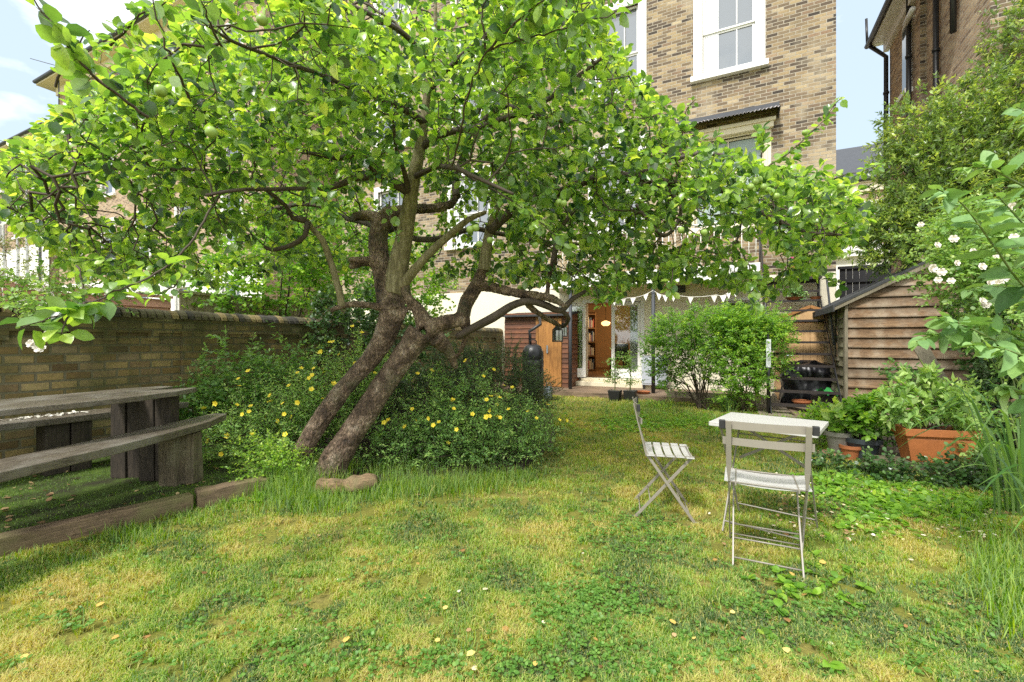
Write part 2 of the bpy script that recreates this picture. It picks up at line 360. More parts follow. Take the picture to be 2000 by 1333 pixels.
SC.render.engine='CYCLES'; SC.cycles.max_bounces=8; SC.cycles.transmission_bounces=6; SC.cycles.transparent_max_bounces=8; SC.cycles.use_denoising=False; SC.cycles.sample_clamp_indirect=4; SC.render.filter_size=1.15
# ================= materials =================
STOCK=[(0,(.05,.04,.033)),(.18,(.13,.095,.065)),(.34,(.235,.175,.105)),(.5,(.335,.25,.145)),(.68,(.43,.335,.19)),(.82,(.18,.135,.09)),(.92,(.29,.19,.12)),(1,(.50,.42,.28))]
M_brickx=brick('stock_brick','x',STOCK,(.43,.38,.295),bw=.225,bh=.0765,mort=.009,pale=(.56,.46,.31),sooty=.6)
M_bricky=brick('stock_brick_side','y',[(0,(.28,.19,.13)),(.3,(.50,.35,.23)),(.6,(.62,.46,.30)),(.85,(.70,.55,.38)),(1,(.42,.28,.18))],(.55,.48,.39),bw=.225,bh=.0765,sooty=.3)
M_brickn=brick('neighbour_brick','x',[(0,(.16,.11,.08)),(.5,(.42,.29,.18)),(1,(.52,.40,.27))],(.55,.46,.35),sooty=.25)
M_brickny=brick('neighbour_brick_side','y',[(0,(.16,.11,.08)),(.5,(.42,.29,.18)),(1,(.52,.40,.27))],(.55,.46,.35),sooty=.25)
M_gwall=brick('garden_wall_brick','x',[(0,(.13,.085,.04)),(.2,(.26,.175,.07)),(.45,(.38,.28,.12)),(.7,(.46,.36,.18)),(.85,(.23,.15,.08)),(1,(.50,.43,.27))],(.20,.175,.11),bw=.212,bh=.088,mort=.012,moss=(.085,.088,.028),sooty=.5,top_moss=(1.42,2.0,(.05,.05,.02)))
M_coping=plain('mossy_coping_brick',(.13,.115,.065),.9,.7,7,.6)
M_cream=plain('cream_render',(.78,.72,.56),.85,.07,2,.1)
M_white=plain('white_paint',(.80,.79,.76),.45,.05,3,.03)
M_whitew=plain('white_render',(.84,.82,.76),.85,.05,1.5,.05)
M_creamp=plain('cream_paint',(.74,.66,.48),.55,.08,4,.05)
M_black=plain('black_paint',(.018,.018,.02),.4,.4,10,.1)
M_dark=plain('dark_slate',(.05,.055,.065),.6,.3,5,.2)
M_glass=glassm('window_glass',(.10,.12,.14)); M_glassd=glassm('dark_glass',(.015,.018,.02))
M_curtain=plain('curtain',(.72,.73,.74),.9,.1,4,.1)
M_blind=plain('grey_blind',(.33,.40,.39),.8,.2,6,.1)
M_inside=plain('room_paint',(.50,.32,.15),.9,.15,2,0)
M_floorw=wood('oak_floor',(.10,.05,.02),(.24,.13,.05),(8,1,1),.4)
M_metal=plain('shaded_taupe_powder_coat',(.26,.235,.195),.38,.08,30,.05)  # taupe darkened to carry the shade on posts and slat backs
M_metalw=plain('pale_powder_coat',(.50,.49,.47),.4,.06,30,.05)
M_plastic=plain('black_plastic',(.02,.02,.022),.5,.2,20,0)
M_slab=wood('weathered_dark_timber',(.012,.009,.007),(.085,.064,.043),(8,8,.8),.7,bump=.9)
M_top=wood('weathered_slab',(.05,.038,.028),(.29,.245,.19),(14,1.0,14),.34,bump=1,grey=(.25,.23,.20))
M_leg=wood('weathered_post',(.035,.028,.018),(.25,.20,.12),(9,9,.9),.8,bump=.9,grey=(.22,.21,.13))
M_sleeper=wood('sleeper',(.09,.06,.035),(.36,.25,.15),(1,9,9),.8,bump=.9,grey=(.19,.18,.07))
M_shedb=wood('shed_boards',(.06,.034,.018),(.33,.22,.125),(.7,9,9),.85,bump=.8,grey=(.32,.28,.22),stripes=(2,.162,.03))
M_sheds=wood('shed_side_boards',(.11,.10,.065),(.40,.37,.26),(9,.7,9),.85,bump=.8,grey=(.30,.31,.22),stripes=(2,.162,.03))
M_shedp=wood('shed_post',(.13,.11,.07),(.30,.26,.18),(9,9,.7),.85,bump=.6)
M_felt=plain('roof_felt',(.045,.047,.048),.9,.5,9,.5)
M_pine=wood('pine_boards',(.58,.33,.14),(.82,.54,.27),(9,9,.7),.6,bump=.2)
M_pined=wood('orange_door_boards',(.30,.12,.035),(.56,.27,.075),(9,9,.6),.5,bump=.2)
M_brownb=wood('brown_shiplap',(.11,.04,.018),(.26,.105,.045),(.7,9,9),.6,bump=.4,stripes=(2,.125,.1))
M_deck=wood('decking',(.13,.085,.05),(.34,.24,.16),(.7,9,9),.7,bump=.5)
M_lap=wood('pink_lap_panel',(.48,.24,.17),(.74,.42,.31),(.7,9,9),.85,bump=.3)
M_pale=wood('pale_boards',(.30,.23,.16),(.55,.46,.35),(9,9,.6),.85,bump=.4)
M_fblack=wood('black_boards',(.012,.013,.016),(.035,.037,.042),(9,9,.6),.6,bump=.3)
M_terra=plain('terracotta',(.44,.15,.055),.8,.3,5,.2)
M_trough=plain('terracotta_trough_clay',(.40,.135,.04),.55,.3,4,.15)
M_greypot=plain('grey_pot',(.22,.21,.18),.8,.2,8,.1)
M_darkpot=plain('dark_glazed_pot',(.045,.055,.065),.4,.4,8,.1)
M_soil=plain('soil',(.045,.03,.02),.95,.5,20,.6)
M_cover=plain('black_cover',(.012,.012,.015),.35,.3,4,.4)
M_steel=plain('galvanised',(.38,.42,.46),.4,.25,12,.1,metal=.6)
M_rust=plain('rusty_black_tread',(.028,.02,.018),.6,.7,14,.3)
M_petal=plain('white_petal',(.82,.78,.70),.6,.1,30,0)
M_petalp=plain('cream_petal',(.85,.74,.60),.6,.1,30,0)
M_yel=plain('yellow_petal',(.88,.72,.05),.55,.15,60,0)
M_yelc=plain('flower_centre',(.75,.48,.03),.7,.2,60,0)
M_pinkf=plain('pink_petal',(.70,.06,.30),.6,.2,60,0)
M_apple=plain('green_apple_skin',(.27,.40,.085),.35,.2,30,.02)
M_twig=plain('twig_bark',(.075,.055,.038),.8,.4,40,.2)
M_gtwig=plain('green_stem',(.16,.22,.06),.6,.3,40,.1)
M_chalk=plain('chimney_pot_clay',(.45,.25,.16),.85,.2,6,.1)
# ================= ground =================
s=N('lawn_ground'); v=s.coord()
n1=s.noise(v,1.3,6,.6); n2=s.noise(v,9,7,.7); n3=s.noise(v,60,5,.7)
c=s.ramp(n1,[(.3,(.16,.20,.02)),(.5,(.23,.23,.04)),(.62,(.29,.25,.08)),(.8,(.21,.23,.04))])
c=s.mix(.6,c,s.ramp(n3,[(.3,(.3,.25,.15)),(.5,(.75,.75,.5)),(.7,(1.4,1.3,1))]),'MULTIPLY'); c=s.mix(.4,c,s.ramp(n2,[(.35,(.5,.5,.4)),(.65,(1.25,1.2,1))]),'MULTIPLY')
s.l(c,s.b.inputs['Base Color']); s.b.inputs['Roughness'].default_value=.95; s.bump(s.math('ADD',n2,n3),.8,.02); M_ground=s.m
me=bpy.data.meshes.new('lawn'); bm_=MB(); bm_.add([(-400,-60,0),(400,-60,0),(400,600,0),(-400,600,0)],[(0,1,2,3)])
o=bm_.build('lawn',M_ground); tag(o,kind='structure')
s=N('moss'); v=s.coord(); a=s.noise(v,4,7,.65); b=s.noise(v,55,6,.75)
c=s.ramp(a,[(.3,(.03,.02,.012)),(.42,(.045,.06,.01)),(.55,(.075,.13,.012)),(.75,(.12,.19,.02))]); c=s.mix(.6,c,s.ramp(b,[(.3,(.35,.35,.3)),(.7,(1.35,1.3,1.2))]),'MULTIPLY')
s.l(c,s.b.inputs['Base Color']); s.b.inputs['Roughness'].default_value=1; s.bump(b,1,.02); M_moss=s.m
poly=[(-4.94,.33),(-2.44,3.39),(-2.07,3.77),(-2.45,5.1),(-3.95,5.6),(-6.3,.85)]
o=MB().prism(poly,-.02,.095).build('mossy_terrace',M_moss); tag(o,kind='structure')
# bare earth bed under the shrubs by the tree and along the shed
for nm,pl in (('flower_bed',[(-2.3,4.4),(-1.4,3.95),(.1,4.35),(.55,5.6),(.7,7.6),(-.2,9.4),(-3.2,9.8),(-4.3,7.6),(-3.5,5.6)]),('border_soil',[(4.0,3.3),(5.4,3.1),(6.6,4.0),(6.4,6.0),(5.0,7.0),(3.9,5.9),(3.75,4.9)])):
    o=MB().prism(pl,-.02,.006).build(nm,M_soil); tag(o,kind='structure')
# deck in front of the doors, step, yard behind the stairs
mb=MB()
for k in range(9): y=-1.78+k*.2; mb.box(-3.4,y,-.02,3.4,y+.19,.10)
o=mb.build('timber_deck',M_deck,None,loc=(OX,OY,0),rz=HROT); tag(o,kind='structure')
o=MB().box(3.42,-2.95,-.02,6.4,.0,.03).build('paved_yard',plain('paving',(.22,.18,.13),.9,.3,4,.3),None,loc=(OX,OY,0),rz=HROT); tag(o,kind='structure')
# ================= house builder =================
def holed(mb, x0,x1,z0,z1, holes, y=0, depth=.12, m=0):
    xs=sorted({x0,x1,*[h[0] for h in holes],*[h[1] for h in holes]}); zs=sorted({z0,z1,*[h[2] for h in holes],*[h[3] for h in holes]})
    for i in range(len(xs)-1):
        for j in range(len(zs)-1):
            cx=(xs[i]+xs[i+1])/2; cz=(zs[j]+zs[j+1])/2
            if any(h[0]<cx<h[1] and h[2]<cz<h[3] for h in holes): continue
            mb.add([(xs[i],y,zs[j]),(xs[i+1],y,zs[j]),(xs[i+1],y,zs[j+1]),(xs[i],y,zs[j+1])],[(0,1,2,3)],m)
    for a,b,c,d in holes:
        mb.add([(a,y,c),(b,y,c),(b,y,d),(a,y,d),(a,y+depth,c),(b,y+depth,c),(b,y+depth,d),(a,y+depth,d)],[(0,4,5,1),(1,5,6,2),(2,6,7,3),(3,7,4,0)],m)
def window(par,a,b,c,d, trim=.2, curtain=False, rail=.45, mat=None, sill=True, bars=(.66,), glass=None, y0=0, light=False):
    """sash window: surround > sash, pane, sill, curtain"""
    mat=mat or M_white; mb=MB(); y=y0
    if trim:
        mb.box(a-trim,y-.045,c,a,y+.05,d+trim); mb.box(b,y-.045,c,b+trim,y+.05,d+trim); mb.box(a,y-.045,d,b,y+.05,d+trim)
        mb.box(a-trim*.45,y-.07,c,a-trim*.25,y-.045,d+trim*.5); mb.box(b+trim*.25,y-.07,c,b+trim*.45,y-.045,d+trim*.5)
    else: mb.box(a,y+.02,c,a+.04,y+.1,d)
    f=mb.build('window',mat,par,bevel=.004)
    sb=MB(); e=.055; zm=c+(d-c)*rail
    for (p,q,yy) in ((c,zm,.09),(zm,d,.06)):
        sb.box(a,y+yy,p,a+e,y+yy+.04,q); sb.box(b-e,y+yy,p,b,y+yy+.04,q); sb.box(a+e,y+yy,p,b-e,y+yy+.04,p+e*(1.3 if p==c else .7)); sb.box(a+e,y+yy,q-e*.8,b-e,y+yy+.04,q)
        for t in bars: xx=a+(b-a)*t; sb.box(xx-.012,y+yy+.005,p+e*1.3,xx+.012,y+yy+.035,q-e*.8)
    sb.build('sash',mat,f)
    g=MB().box(a+e,y+.112,c+e,b-e,y+.118,d-e).build('pane',glass or M_glass,f)
    if sill: MB().box(a-trim-.06,y-.13,c-.13,b+trim+.06,y+.1,c).build('sill',mat,f,bevel=.008)
    if curtain:
        cb=MB(); n=26; wv=[(a+.06+(b-a)*.26*i/n, y+.0+.1+.0+.02*math.sin(i*1.7)) for i in range(n+1)]
        # hangs just inside the glass, seen through the clear left half
        pts=[(x_,y+.095+.012*math.sin(i*1.9)) for i,(x_,_) in enumerate(wv)]
        vs=[(x_,yy,z_) for z_ in (c+.08,d-.08) for x_,yy in pts]; cb.add(vs,[(i,i+1,n+1+i+1,n+1+i) for i in range(n)])
        cb.build('curtain',M_curtain,f,smooth=True)
    return f
main=empty('terraced_house',(OX,OY,0),HROT,'tall stock brick house with white sash windows behind the apple tree','house')
WL,WR,TOP=-9.45,5.0,15.0
def rect(px0,px1,py0,py1):  # on the facade plane
    a=L(px0,py1)[0]; b=L(px1,py1)[0]; m=(px0+px1)/2; return (a,b,L(m,py1)[2],L(m,py0)[2])
w5=(L(1372,0)[0],L(1475,0)[0],L(1420,141)[2]+.02,9.85)
w4=(L(1166,0)[0],L(1247,0)[0],7.68,9.85)
w3=(L(892,0)[0],L(962,0)[0],7.75,10.2); w3b=(-7.75,-6.55,7.75,10.2)
w2=(w3[0],w3[1],11.35,13.4); w1=(-7.75,-6.55,11.35,13.4)
low=[(-4.75,-3.45,4.2,6.3),(-7.75,-6.55,4.2,6.3),(-.25,.9,4.2,6.3),(2.2,3.66,3.95,6.0)]
up=[(w4[0],w4[1],11.35,13.4),(w5[0],w5[1],11.35,13.4)]
mb=MB(); holed(mb,WL,WR,2.75,TOP,[w5,w4,w3,w3b,w2,w1]+low+up); 
mb.add([(WL,9,0),(WR,9,0),(WR,9,TOP),(WL,9,TOP)],[(3,2,1,0)]); mb.add([(WL,0,TOP),(WR,0,TOP),(WR,9,TOP),(WL,9,TOP)],[(0,1,2,3)])
mb.build('wall',M_brickx,main)
for xx in (WL,WR): MB().add([(xx,0,0),(xx,9,0),(xx,9,TOP),(xx,0,TOP)],[(0,3,2,1) if xx==WL else (0,1,2,3)]).build('side_wall',M_bricky,main)
dx0,dx1=L(1145,700)[0],L(1252,700)[0]; DZ0,DZ1=.30,2.28
wr=(L(1415,0)[0],L(1470,0)[0],1.25,2.2)
mb=MB(); holed(mb,WL,WR-.01,0,2.75,[(dx0,dx1,DZ0,DZ1),wr],y=-.03,depth=.2); mb.add([(WL,-.03,2.75),(WR-.01,-.03,2.75),(WR-.01,.0,2.75),(WL,.0,2.75)],[(0,1,2,3)])
mb.build('rendered_wall',M_cream,main)
for k,r in enumerate([w5,w4,w3,w3b,w2,w1]+up): window(main,*r,trim=.2,curtain=(k in (0,2,4)))
for k,r in enumerate(low[:3]): window(main,*r,trim=.17,curtain=(k==0),mat=M_white)
window(main,*low[3],trim=.14,mat=M_creamp,bars=(.5,),glass=M_blind,rail=.6)
window(main,*wr,trim=.07,bars=(),glass=M_glassd,rail=.5,y0=-.03)
# moulding and corrugated awning over the raised floor window
a,b=L(1290,250)[0],L(1519,232)[0]
MB().box(2.0,-.16,6.03,3.84,-.05,6.16).box(1.96,-.2,6.16,3.88,-.05,6.24).build('cornice',M_creamp,main,bevel=.01)
n=90; vs=[];fs=[]
for i in range(n+1):
    x=a+(b-a)*i/n; zz=.022*math.sin(i/n*(b-a)/.076*2*PI)
    for (y,z) in ((-.50,6.30),(-.0,6.52)): vs.append((x,y,z+zz))
for i in range(n): fs.append((2*i,2*i+2,2*i+3,2*i+1))
aw=MB().add(vs,fs).build('awning',plain('corrugated_sheet',(.40,.37,.37),.6,.25,7,.2),main,smooth=True)
so_=aw.modifiers.new('s','SOLIDIFY'); so_.thickness=.006
MB().box(a,-.06,6.50,b+.03,.0,6.60).build('flashing',M_dark,aw); 
mb=MB(); mb.add([(b,-.5,6.3),(b,0,6.52),(b,0,6.25),(b+.02,-.5,6.3),(b+.02,0,6.52),(b+.02,0,6.25)],[(0,2,1),(3,4,5),(0,1,4,3),(0,3,5,2)]); mb.build('bracket',M_dark,aw)
# small terracotta air bricks, patch and wires of the facade
ab=L(1000,40)
MB().box(ab[0]-.15,-.012,ab[2]-.12,ab[0]+.12,.02,ab[2]+.12).build('air_brick',M_chalk,main)
# balcony: slab, fascia, railing, posts (posts stand on the deck)
bx0,bx1=-1.25,3.5
bal=MB().box(bx0,-1.25,2.62,bx1,-.032,2.78).build('balcony',M_creamp,main)
MB().box(bx0-.02,-1.29,2.56,bx1+.02,-1.252,2.86).build('fascia',M_whitew,bal)
mb=MB(); 
for k in range(int((bx1-bx0)/.13)+1): mb.tube([(bx0+.02+k*.13,-1.22,2.86),(bx0+.02+k*.13,-1.22,3.75)],.008,5)
mb.tube([(bx0,-1.22,3.76),(bx1,-1.22,3.76)],.02,6); mb.build('railing',M_whitew,bal,smooth=True)
for px in (1114,1276,1478):
    x,_,_=L(px,700,-1.2); MB().tube([(x,-1.2,.1),(x,-1.2,2.6)],.042,10).build('post',M_dark,bal,smooth=True)
# small wall lamp box
x,y,z=L(1330,566,-.05); MB().box(x-.1,-.12,z-.08,x+.1,-.035,z+.08).build('wall_light',M_dark,main)
# ---- french doors and the room behind ----
M_dglass=clearglass('door_glass')
def door_leaf(w_,h_,par,handle):
    mb=MB(); e=.085; mb.box(0,0,0,e,.045,h_); mb.box(w_-e,0,0,w_,.045,h_); mb.box(e,0,h_-e,w_-e,.045,h_); mb.box(e,0,0,w_-e,.045,.24)
    d=mb.build('door',M_white,par,bevel=.004)
    MB().box(e,.018,.24,w_-e,.024,h_-e).build('pane',M_dglass,d)
    if handle: MB().box(w_-.06,-.02,.95,w_-.025,0,1.12).box(w_-.15,-.045,1.04,w_-.03,-.03,1.055).build('handle',M_black,d)
    return d
fr=MB().box(dx0-.09,-.05,DZ0-.02,dx0,.1,DZ1+.09).box(dx1,-.05,DZ0-.02,dx1+.09,.1,DZ1+.09).box(dx0,-.05,DZ1,dx1,.1,DZ1+.09).build('door_frame',M_white,main,bevel=.004)
hw=(dx1-dx0)/2; h_=DZ1-DZ0-.02
d1=door_leaf(hw,h_,main,True); d1.location=(dx0-.01,-.06,DZ0+.01); d1.rotation_euler=(0,0,math.radians(-147))
d2=door_leaf(hw+.04,h_,main,False); d2.location=(dx1-hw-.04,0,DZ0+.01)
MB().box(dx0-.4,-.34,.101,dx1+.3,-.035,.215).box(dx0-.1,-.16,.216,dx1+.1,-.035,.285).build('doorstep',M_creamp,main,bevel=.01)
rm=MB(); R0,R1,RD,RH=dx0-1.6,dx1+1.0,4.6,2.6
rm.add([(R0,.2,DZ0),(R0,RD,DZ0),(R0,RD,RH),(R0,.2,RH),(R1,.2,DZ0),(R1,RD,DZ0),(R1,RD,RH),(R1,.2,RH)],[(0,3,2,1),(4,5,6,7),(1,2,6,5),(3,7,6,2)])
rm.build('room_wall',M_inside,main); MB().box(R0,-.0,DZ0-.05,R1,RD,DZ0).build('room_floor',M_floorw,main)
cu=MB(); n=20; pts=[(dx1-.30+.27*i/n,.14+.02*math.sin(i*2.0)) for i in range(n+1)]
cu.add([(x,y,z) for z in (DZ0+.02,DZ1-.03) for x,y in pts],[(i,i+1,n+2+i,n+1+i) for i in range(n)]); cu.build('curtain',plain('linen',(.50,.48,.42),.9,.1,5,.1),main,smooth=True)
# furniture inside, each a thing
def hthing(name,x,y,z,label,cat,rz=0,group=None): return empty(name,HW(x,y,z),HROT+rz,label,cat,group)
t=hthing('bookcase',dx0-.62,2.3,DZ0,'tall dark bookcase seen through the open french doors','bookcase')
t.rotation_euler=(0,0,HROT+math.radians(62))
mb=MB().box(-.35,0,0,-.31,.3,1.9).box(.31,0,0,.35,.3,1.9).box(-.35,.28,0,.35,.3,1.9)
for k in range(5): mb.box(-.31,0,.02+k*.45,.31,.28,.05+k*.45)
mb.build('case',M_floorw,t)
bk=MB()
for k in range(4):
    x=-.3
    while x<.26: wd=random.uniform(.02,.05); bk.box(x,.03,.06+k*.45,x+wd*.9,.2,.06+k*.45+random.uniform(.2,.34),m=random.randrange(3)); x+=wd
bk.build('books',[plain('book_red',(.25,.05,.03)),plain('book_cream',(.4,.35,.25)),plain('book_blue',(.06,.1,.16))],t)
t=hthing('armchair',dx0+.52,1.5,DZ0,'small black chair standing inside the open french doors','chair')
for x in(-.2,.2):
    for y in(-.2,.2): MB().bar((x,y,0),(x*.9,y*.9,.42),.03,.03).build('leg',M_black,t)
MB().box(-.24,-.24,.42,.24,.24,.5).build('seat',M_cover,t,bevel=.03); MB().box(-.24,.2,.5,.24,.27,.9).build('backrest',M_cover,t,bevel=.03)
t=hthing('side_table',dx0+1.0,2.1,DZ0,'low table with plants inside the doorway behind the right door','table')
MB().box(-.4,-.25,.62,.4,.25,.66).build('tabletop',M_floorw,t); MB().box(-.38,-.2,0,-.33,.2,.62).build('leg',M_floorw,t); MB().box(.33,-.2,0,.38,.2,.62).build('leg',M_floorw,t)
x,y,z=L(1183,634,1.4)
t=hthing('pendant_lamp',x,y,z,'lit round pendant lamp hanging inside the house above the doorway','lamp')
em=N('lit_shade'); em.b.inputs['Emission Color'].default_value=(1,.55,.2,1); em.b.inputs['Emission Strength'].default_value=3.0; em.b.inputs['Base Color'].default_value=(.8,.6,.4,1)
MB().lathe([(.03,.1),(.12,.06),(.13,0),(.07,-.05)],k=16).build('lamp_shade',em.m,t,smooth=True); MB().tube([(0,0,.1),(0,0,RH-z)],.006,5).build('cord',M_black,t)
lp=bpy.data.lights.new('room_bulb','POINT'); lp.energy=65; lp.color=(1,.72,.42); lp.shadow_soft_size=.1; lo=bpy.data.objects.new('room_bulb',lp); COL.objects.link(lo); lo.location=HW(x+.2,y+.7,z+.2)
# ---- other houses ----
def house(loc,x0,x1,D,zE,zC,label,wins,name='terraced_house',ext=.6,cream=M_whitew,bx=M_brickn,by=M_brickny):
    h=empty(name,loc,HROT,label,'house')
    mb=MB(); holed(mb,x0,x1,zC,zE,[w_ for w_ in wins if w_[2]>zC]); mb.add([(x0,D,0),(x1,D,0),(x1,D,zE),(x0,D,zE)],[(3,2,1,0)]); mb.build('wall',bx,h)
    for xx in (x0,x1): MB().add([(xx,0,0),(xx,D,0),(xx,D,zE),(xx,0,zE)],[(0,3,2,1) if xx==x0 else (0,1,2,3)]).build('side_wall',by,h)
    mb=MB(); holed(mb,x0-.02,x1+.02,0,zC,[w_ for w_ in wins if w_[2]<zC],y=-.04); mb.box(x0-.02,-.04,zC,x1+.02,.02,zC+.06); mb.build('rendered_wall',cream,h)
    for w_ in wins: window(h,*w_,trim=.16,y0=-.04 if w_[2]<zC else 0)
    e=ext; zr=zE+.28; xm=(x0+x1)/2; ym=D/2; R=3.2
    MB().box(x0-e,-e,zE,x1+e,D+e,zE+.12).box(x0-.12,-.12,zE-.45,x1+.12,D+.12,zE).build('eaves',M_creamp,h)
    MB().tube([(x0-e,-e-.05,zE+.16),(x1+e+.05,-e-.05,zE+.16),(x1+e+.05,D+e,zE+.16)],.10,8).build('gutter',M_dark,h,smooth=True)
    z=zE+.2; r=MB(); r.add([(x0-e,-e,z),(x1+e,-e,z),(x1+e,D+e,z),(x0-e,D+e,z),(x0+4,ym,z+R),(x1-4,ym,z+R)],[(0,1,5,4),(1,2,5),(2,3,4,5),(3,0,4)]); r.build('roof',M_dark,h)
    return h
ws=[]
for k in range(5):
    x=-16.6+k*3.5
    ws+= [(x,x+1.2,z,z+2.1) for z in (1.6,5.4,8.9,12.4)]
nb=house((OX-UA*13.74,OY+UB*13.74,0),-18.2,0,10,15.9,4.4,'brick house with cream eaves and dark gutter left of the tall house',ws,ext=.75)
ch=MB().box(-14,4,17,-12.6,6,20.5); 
for k in range(3): ch.lathe([(.15,0),(.12,.5)],(-13.8+k*.5,5,20.5),10,1)
ch.build('chimney',[M_brickn,M_chalk],nb)
ws=[(x,x+1.1,z,z+2.3) for x in (-3.3,-6.9,-10.5,-14) for z in (1.9,4.5,8.2,11.0)]
ws=[(x,x+.9,z,z+h) for x in (-2.4,-5.0,-8,-11,-14) for z,h in ((2.2,1.4),(7.9,2.6),(11.2,1.6))]
ln=house((OX-UA*33.2,OY+UB*33.2,0),-17,0,10,13.7,7.1,'farthest left brick house with white lower storey and grey drainpipes',ws,ext=.4)
for x in (-1.0,-2.9,-4.3,-6.5): MB().tube([(x,-.12,2),(x,-.12,13.7)],.06,6).build('drainpipe',plain('grey_pipe',(.45,.46,.47)) if x<-1 else M_dark,ln)
ch=MB().box(-6,4,14,-5,5.5,18.0)
for k in range(3): ch.lathe([(.15,0),(.12,.5)],(-5.8+k*.35,4.7,18.0),10,1)
ch.build('chimney',[M_brickn,M_chalk],ln)
for (px,py,Z,par_lab) in ((115,150,25,'television aerial on the eaves corner of the cream eaved house'),(33,300,31,'television aerial on the roof of the farthest left house')):
    x,y,z=W(px,py,Z); t=empty('television_aerial',(x,y,z-.6),0,par_lab,'aerial')
    MB().tube([(0,0,-1.5),(0,0,1.3)],.03,5).build('mast',M_dark,t); MB().tube([(-1.6,0,1.6),(.2,0,1.1)],.02,5).build('boom',M_dark,t)
# right wing
RC=(10.6,12.5,0); rw=empty('brick_house',RC,HROT,'dark brick rear wing with black drainpipes at the right of the sky gap','house'); zE=9.75
win=(1.22,1.70,7.55,9.2)
mb=MB()
y1,y2=-2.24,-5.1
mb.add([(0,0,0),(0,y1,0),(0,y1,zE),(0,0,zE)],[(0,1,2,3)]); mb.add([(.12,y1,0),(.12,y2,0),(.12,y2,zE),(.12,y1,zE)],[(0,1,2,3)]); mb.build('side_wall',M_bricky,rw)
mb=MB(); mb.add([(0,y1,0),(.12,y1,0),(.12,y1,zE),(0,y1,zE)],[(0,1,2,3)]); mb.add([(.12,y2,0),(6,y2,0),(6,y2,zE),(.12,y2,zE)],[(0,1,2,3)]); mb.add([(0,0,0),(6,0,0),(6,0,zE),(0,0,zE)],[(3,2,1,0)]); mb.build('wall',M_brickx,rw)
MB().add([(6,0,0),(6,y2,0),(6,y2,zE),(6,0,zE)],[(3,2,1,0)]).build('side_wall',M_bricky,rw)
wf=MB().box(-.05,-1.74,7.5,-.003,-1.18,9.3).build('window',M_white,rw); MB().box(-.065,-1.66,7.6,-.052,-1.26,9.2).build('pane',M_glass,wf); MB().box(-.16,-1.8,7.38,-.003,-1.12,7.498).build('sill',M_white,wf)
mb=MB().box(-.38,y2-.3,zE,6.3,.25,zE+.1).box(-.12,y2-.1,zE-.3,.0,.1,zE); mb.build('eaves',M_white,rw)
MB().add([(-.45,y2-.3,zE+.12),(6.3,y2-.3,zE+.12),(6.3,.3,zE+.12),(-.45,.3,zE+.12),(2.9,y2-.3,zE+2.6),(2.9,.3,zE+2.6)],[(0,1,4),(1,2,5,4),(2,3,5),(3,0,4,5),(0,3,2,1)]).build('roof',M_dark,rw)
MB().tube([(-.45,y2-.3,zE+.07),(-.45,.28,zE+.07)],.07,8).tube([(-.45,.25,zE+.07),(-.46,.3,zE+.9)],.035,6).build('gutter',M_black,rw,smooth=True)
for y,z0,z1,x in ((-.04,0,zE-.5,-.09),(-1.82,0,zE,-.09),(-3.05,3,zE,.03),(-3.9,7.5,zE,.03)):
    mb=MB().tube([(x,y,z0),(x,y,z1)]+([(-.4,y+.2,zE)] if y>-1 else []),.055,8)
    for zz in np.arange(z0+1,z1,1.8): mb.tube([(x,y,zz),(x,y,zz+.06)],.072,8)
    mb.build('drainpipe',M_black,rw,smooth=True)
t=empty('floodlight',tuple(Vector(RC)+Vector((UA*-.05-UB*2.15,-UB*-.05-UA*2.15,9.0))),HROT,'small white security light on the dark brick wing','light')
MB().tube([(0,0,0),(-.16,-.05,.0)],.02,6).build('arm',M_white,t); MB().tube([(-.14,.2,-.02),(-.14,-.3,.02)],.06,10).build('lamp_body',M_white,t,smooth=True)
# house across the street seen through the gap
gx,gy,_=W(1640,500,24)
ws=[(x,x+.95,z,z+h) for x in (-2.0,.9,2.2,5) for z,h in ((2.6,2.2),(6.75,1.75))]
gh=house((gx,gy,0),-6,9,8,9.6,5.9,'distant white and brick house in the gap beyond the black fence',ws,name='villa',ext=.2,bx=M_brickn)
MB().box(-6.1,-.35,5.75,9.1,-.05,6.05).box(-6.1,-.2,6.05,9.1,-.02,6.3).build('cornice',M_whitew,gh)
# ================= fences and garden wall =================
t=empty('board_fence',W(1640,600,12.9),HROT,'black close boarded fence in the gap beside the tall house','fence')
t.location.z=0
mb=MB()
for k in range(9): mb.box(.0+k*.155,0,1.6,.148+k*.155,.02,3.38)
mb.build('boards',M_fblack,t); MB().box(-.05,-.05,2.95,1.4,-.002,3.05).box(-.05,-.05,3.34,1.4,-.002,3.42).build('rail',M_fblack,t)
MB().box(-.3,.03,0,2.2,.3,2.2).build('base_wall',M_brickx,t)
t=empty('railing',W(1717,600,13.0),HROT,'white metal gate bars right of the black fence','railing'); t.location.z=2.2
mb=MB()
for k in range(6): mb.tube([(k*.08,0,0),(k*.08,0,1.2)],.012,5)
mb.box(0,-.01,1.16,.42,.01,1.2).box(0,-.01,.1,.42,.01,.13).build('bars',M_whitew,t)
t=empty('trellis_screen',W(1672,510,20),HROT,'brown lattice trellis in front of the distant white house','trellis'); t.location.z=4.0
mb=MB()
for k in range(22): x=k*.1; mb.bar((x,0,.0),(x+.45,0,.55),.012,.02); mb.bar((x+.45,.02,0),(x,.02,.55),.012,.02)
mb.build('lattice',wood('trellis_wood',(.15,.09,.05),(.3,.2,.13)),t); MB().box(0,-.03,.55,2.7,.03,.6).box(0,-.03,-.04,2.7,.03,.0).build('rail',M_whitew,t)
WO=(-4.55,4.4,0); WRZ=math.atan2(.897,.443)
gw=empty('garden_wall',WO,WRZ,'mossy yellow brick garden wall with rounded coping behind the picnic table','wall')
WT=1.62
MB().box(-5,0,0,10.3,.215,WT-.255).build('wall_face',M_gwall,gw)
mb=MB().box(-5,-.032,WT-.255,10.3,.215,WT-.085)
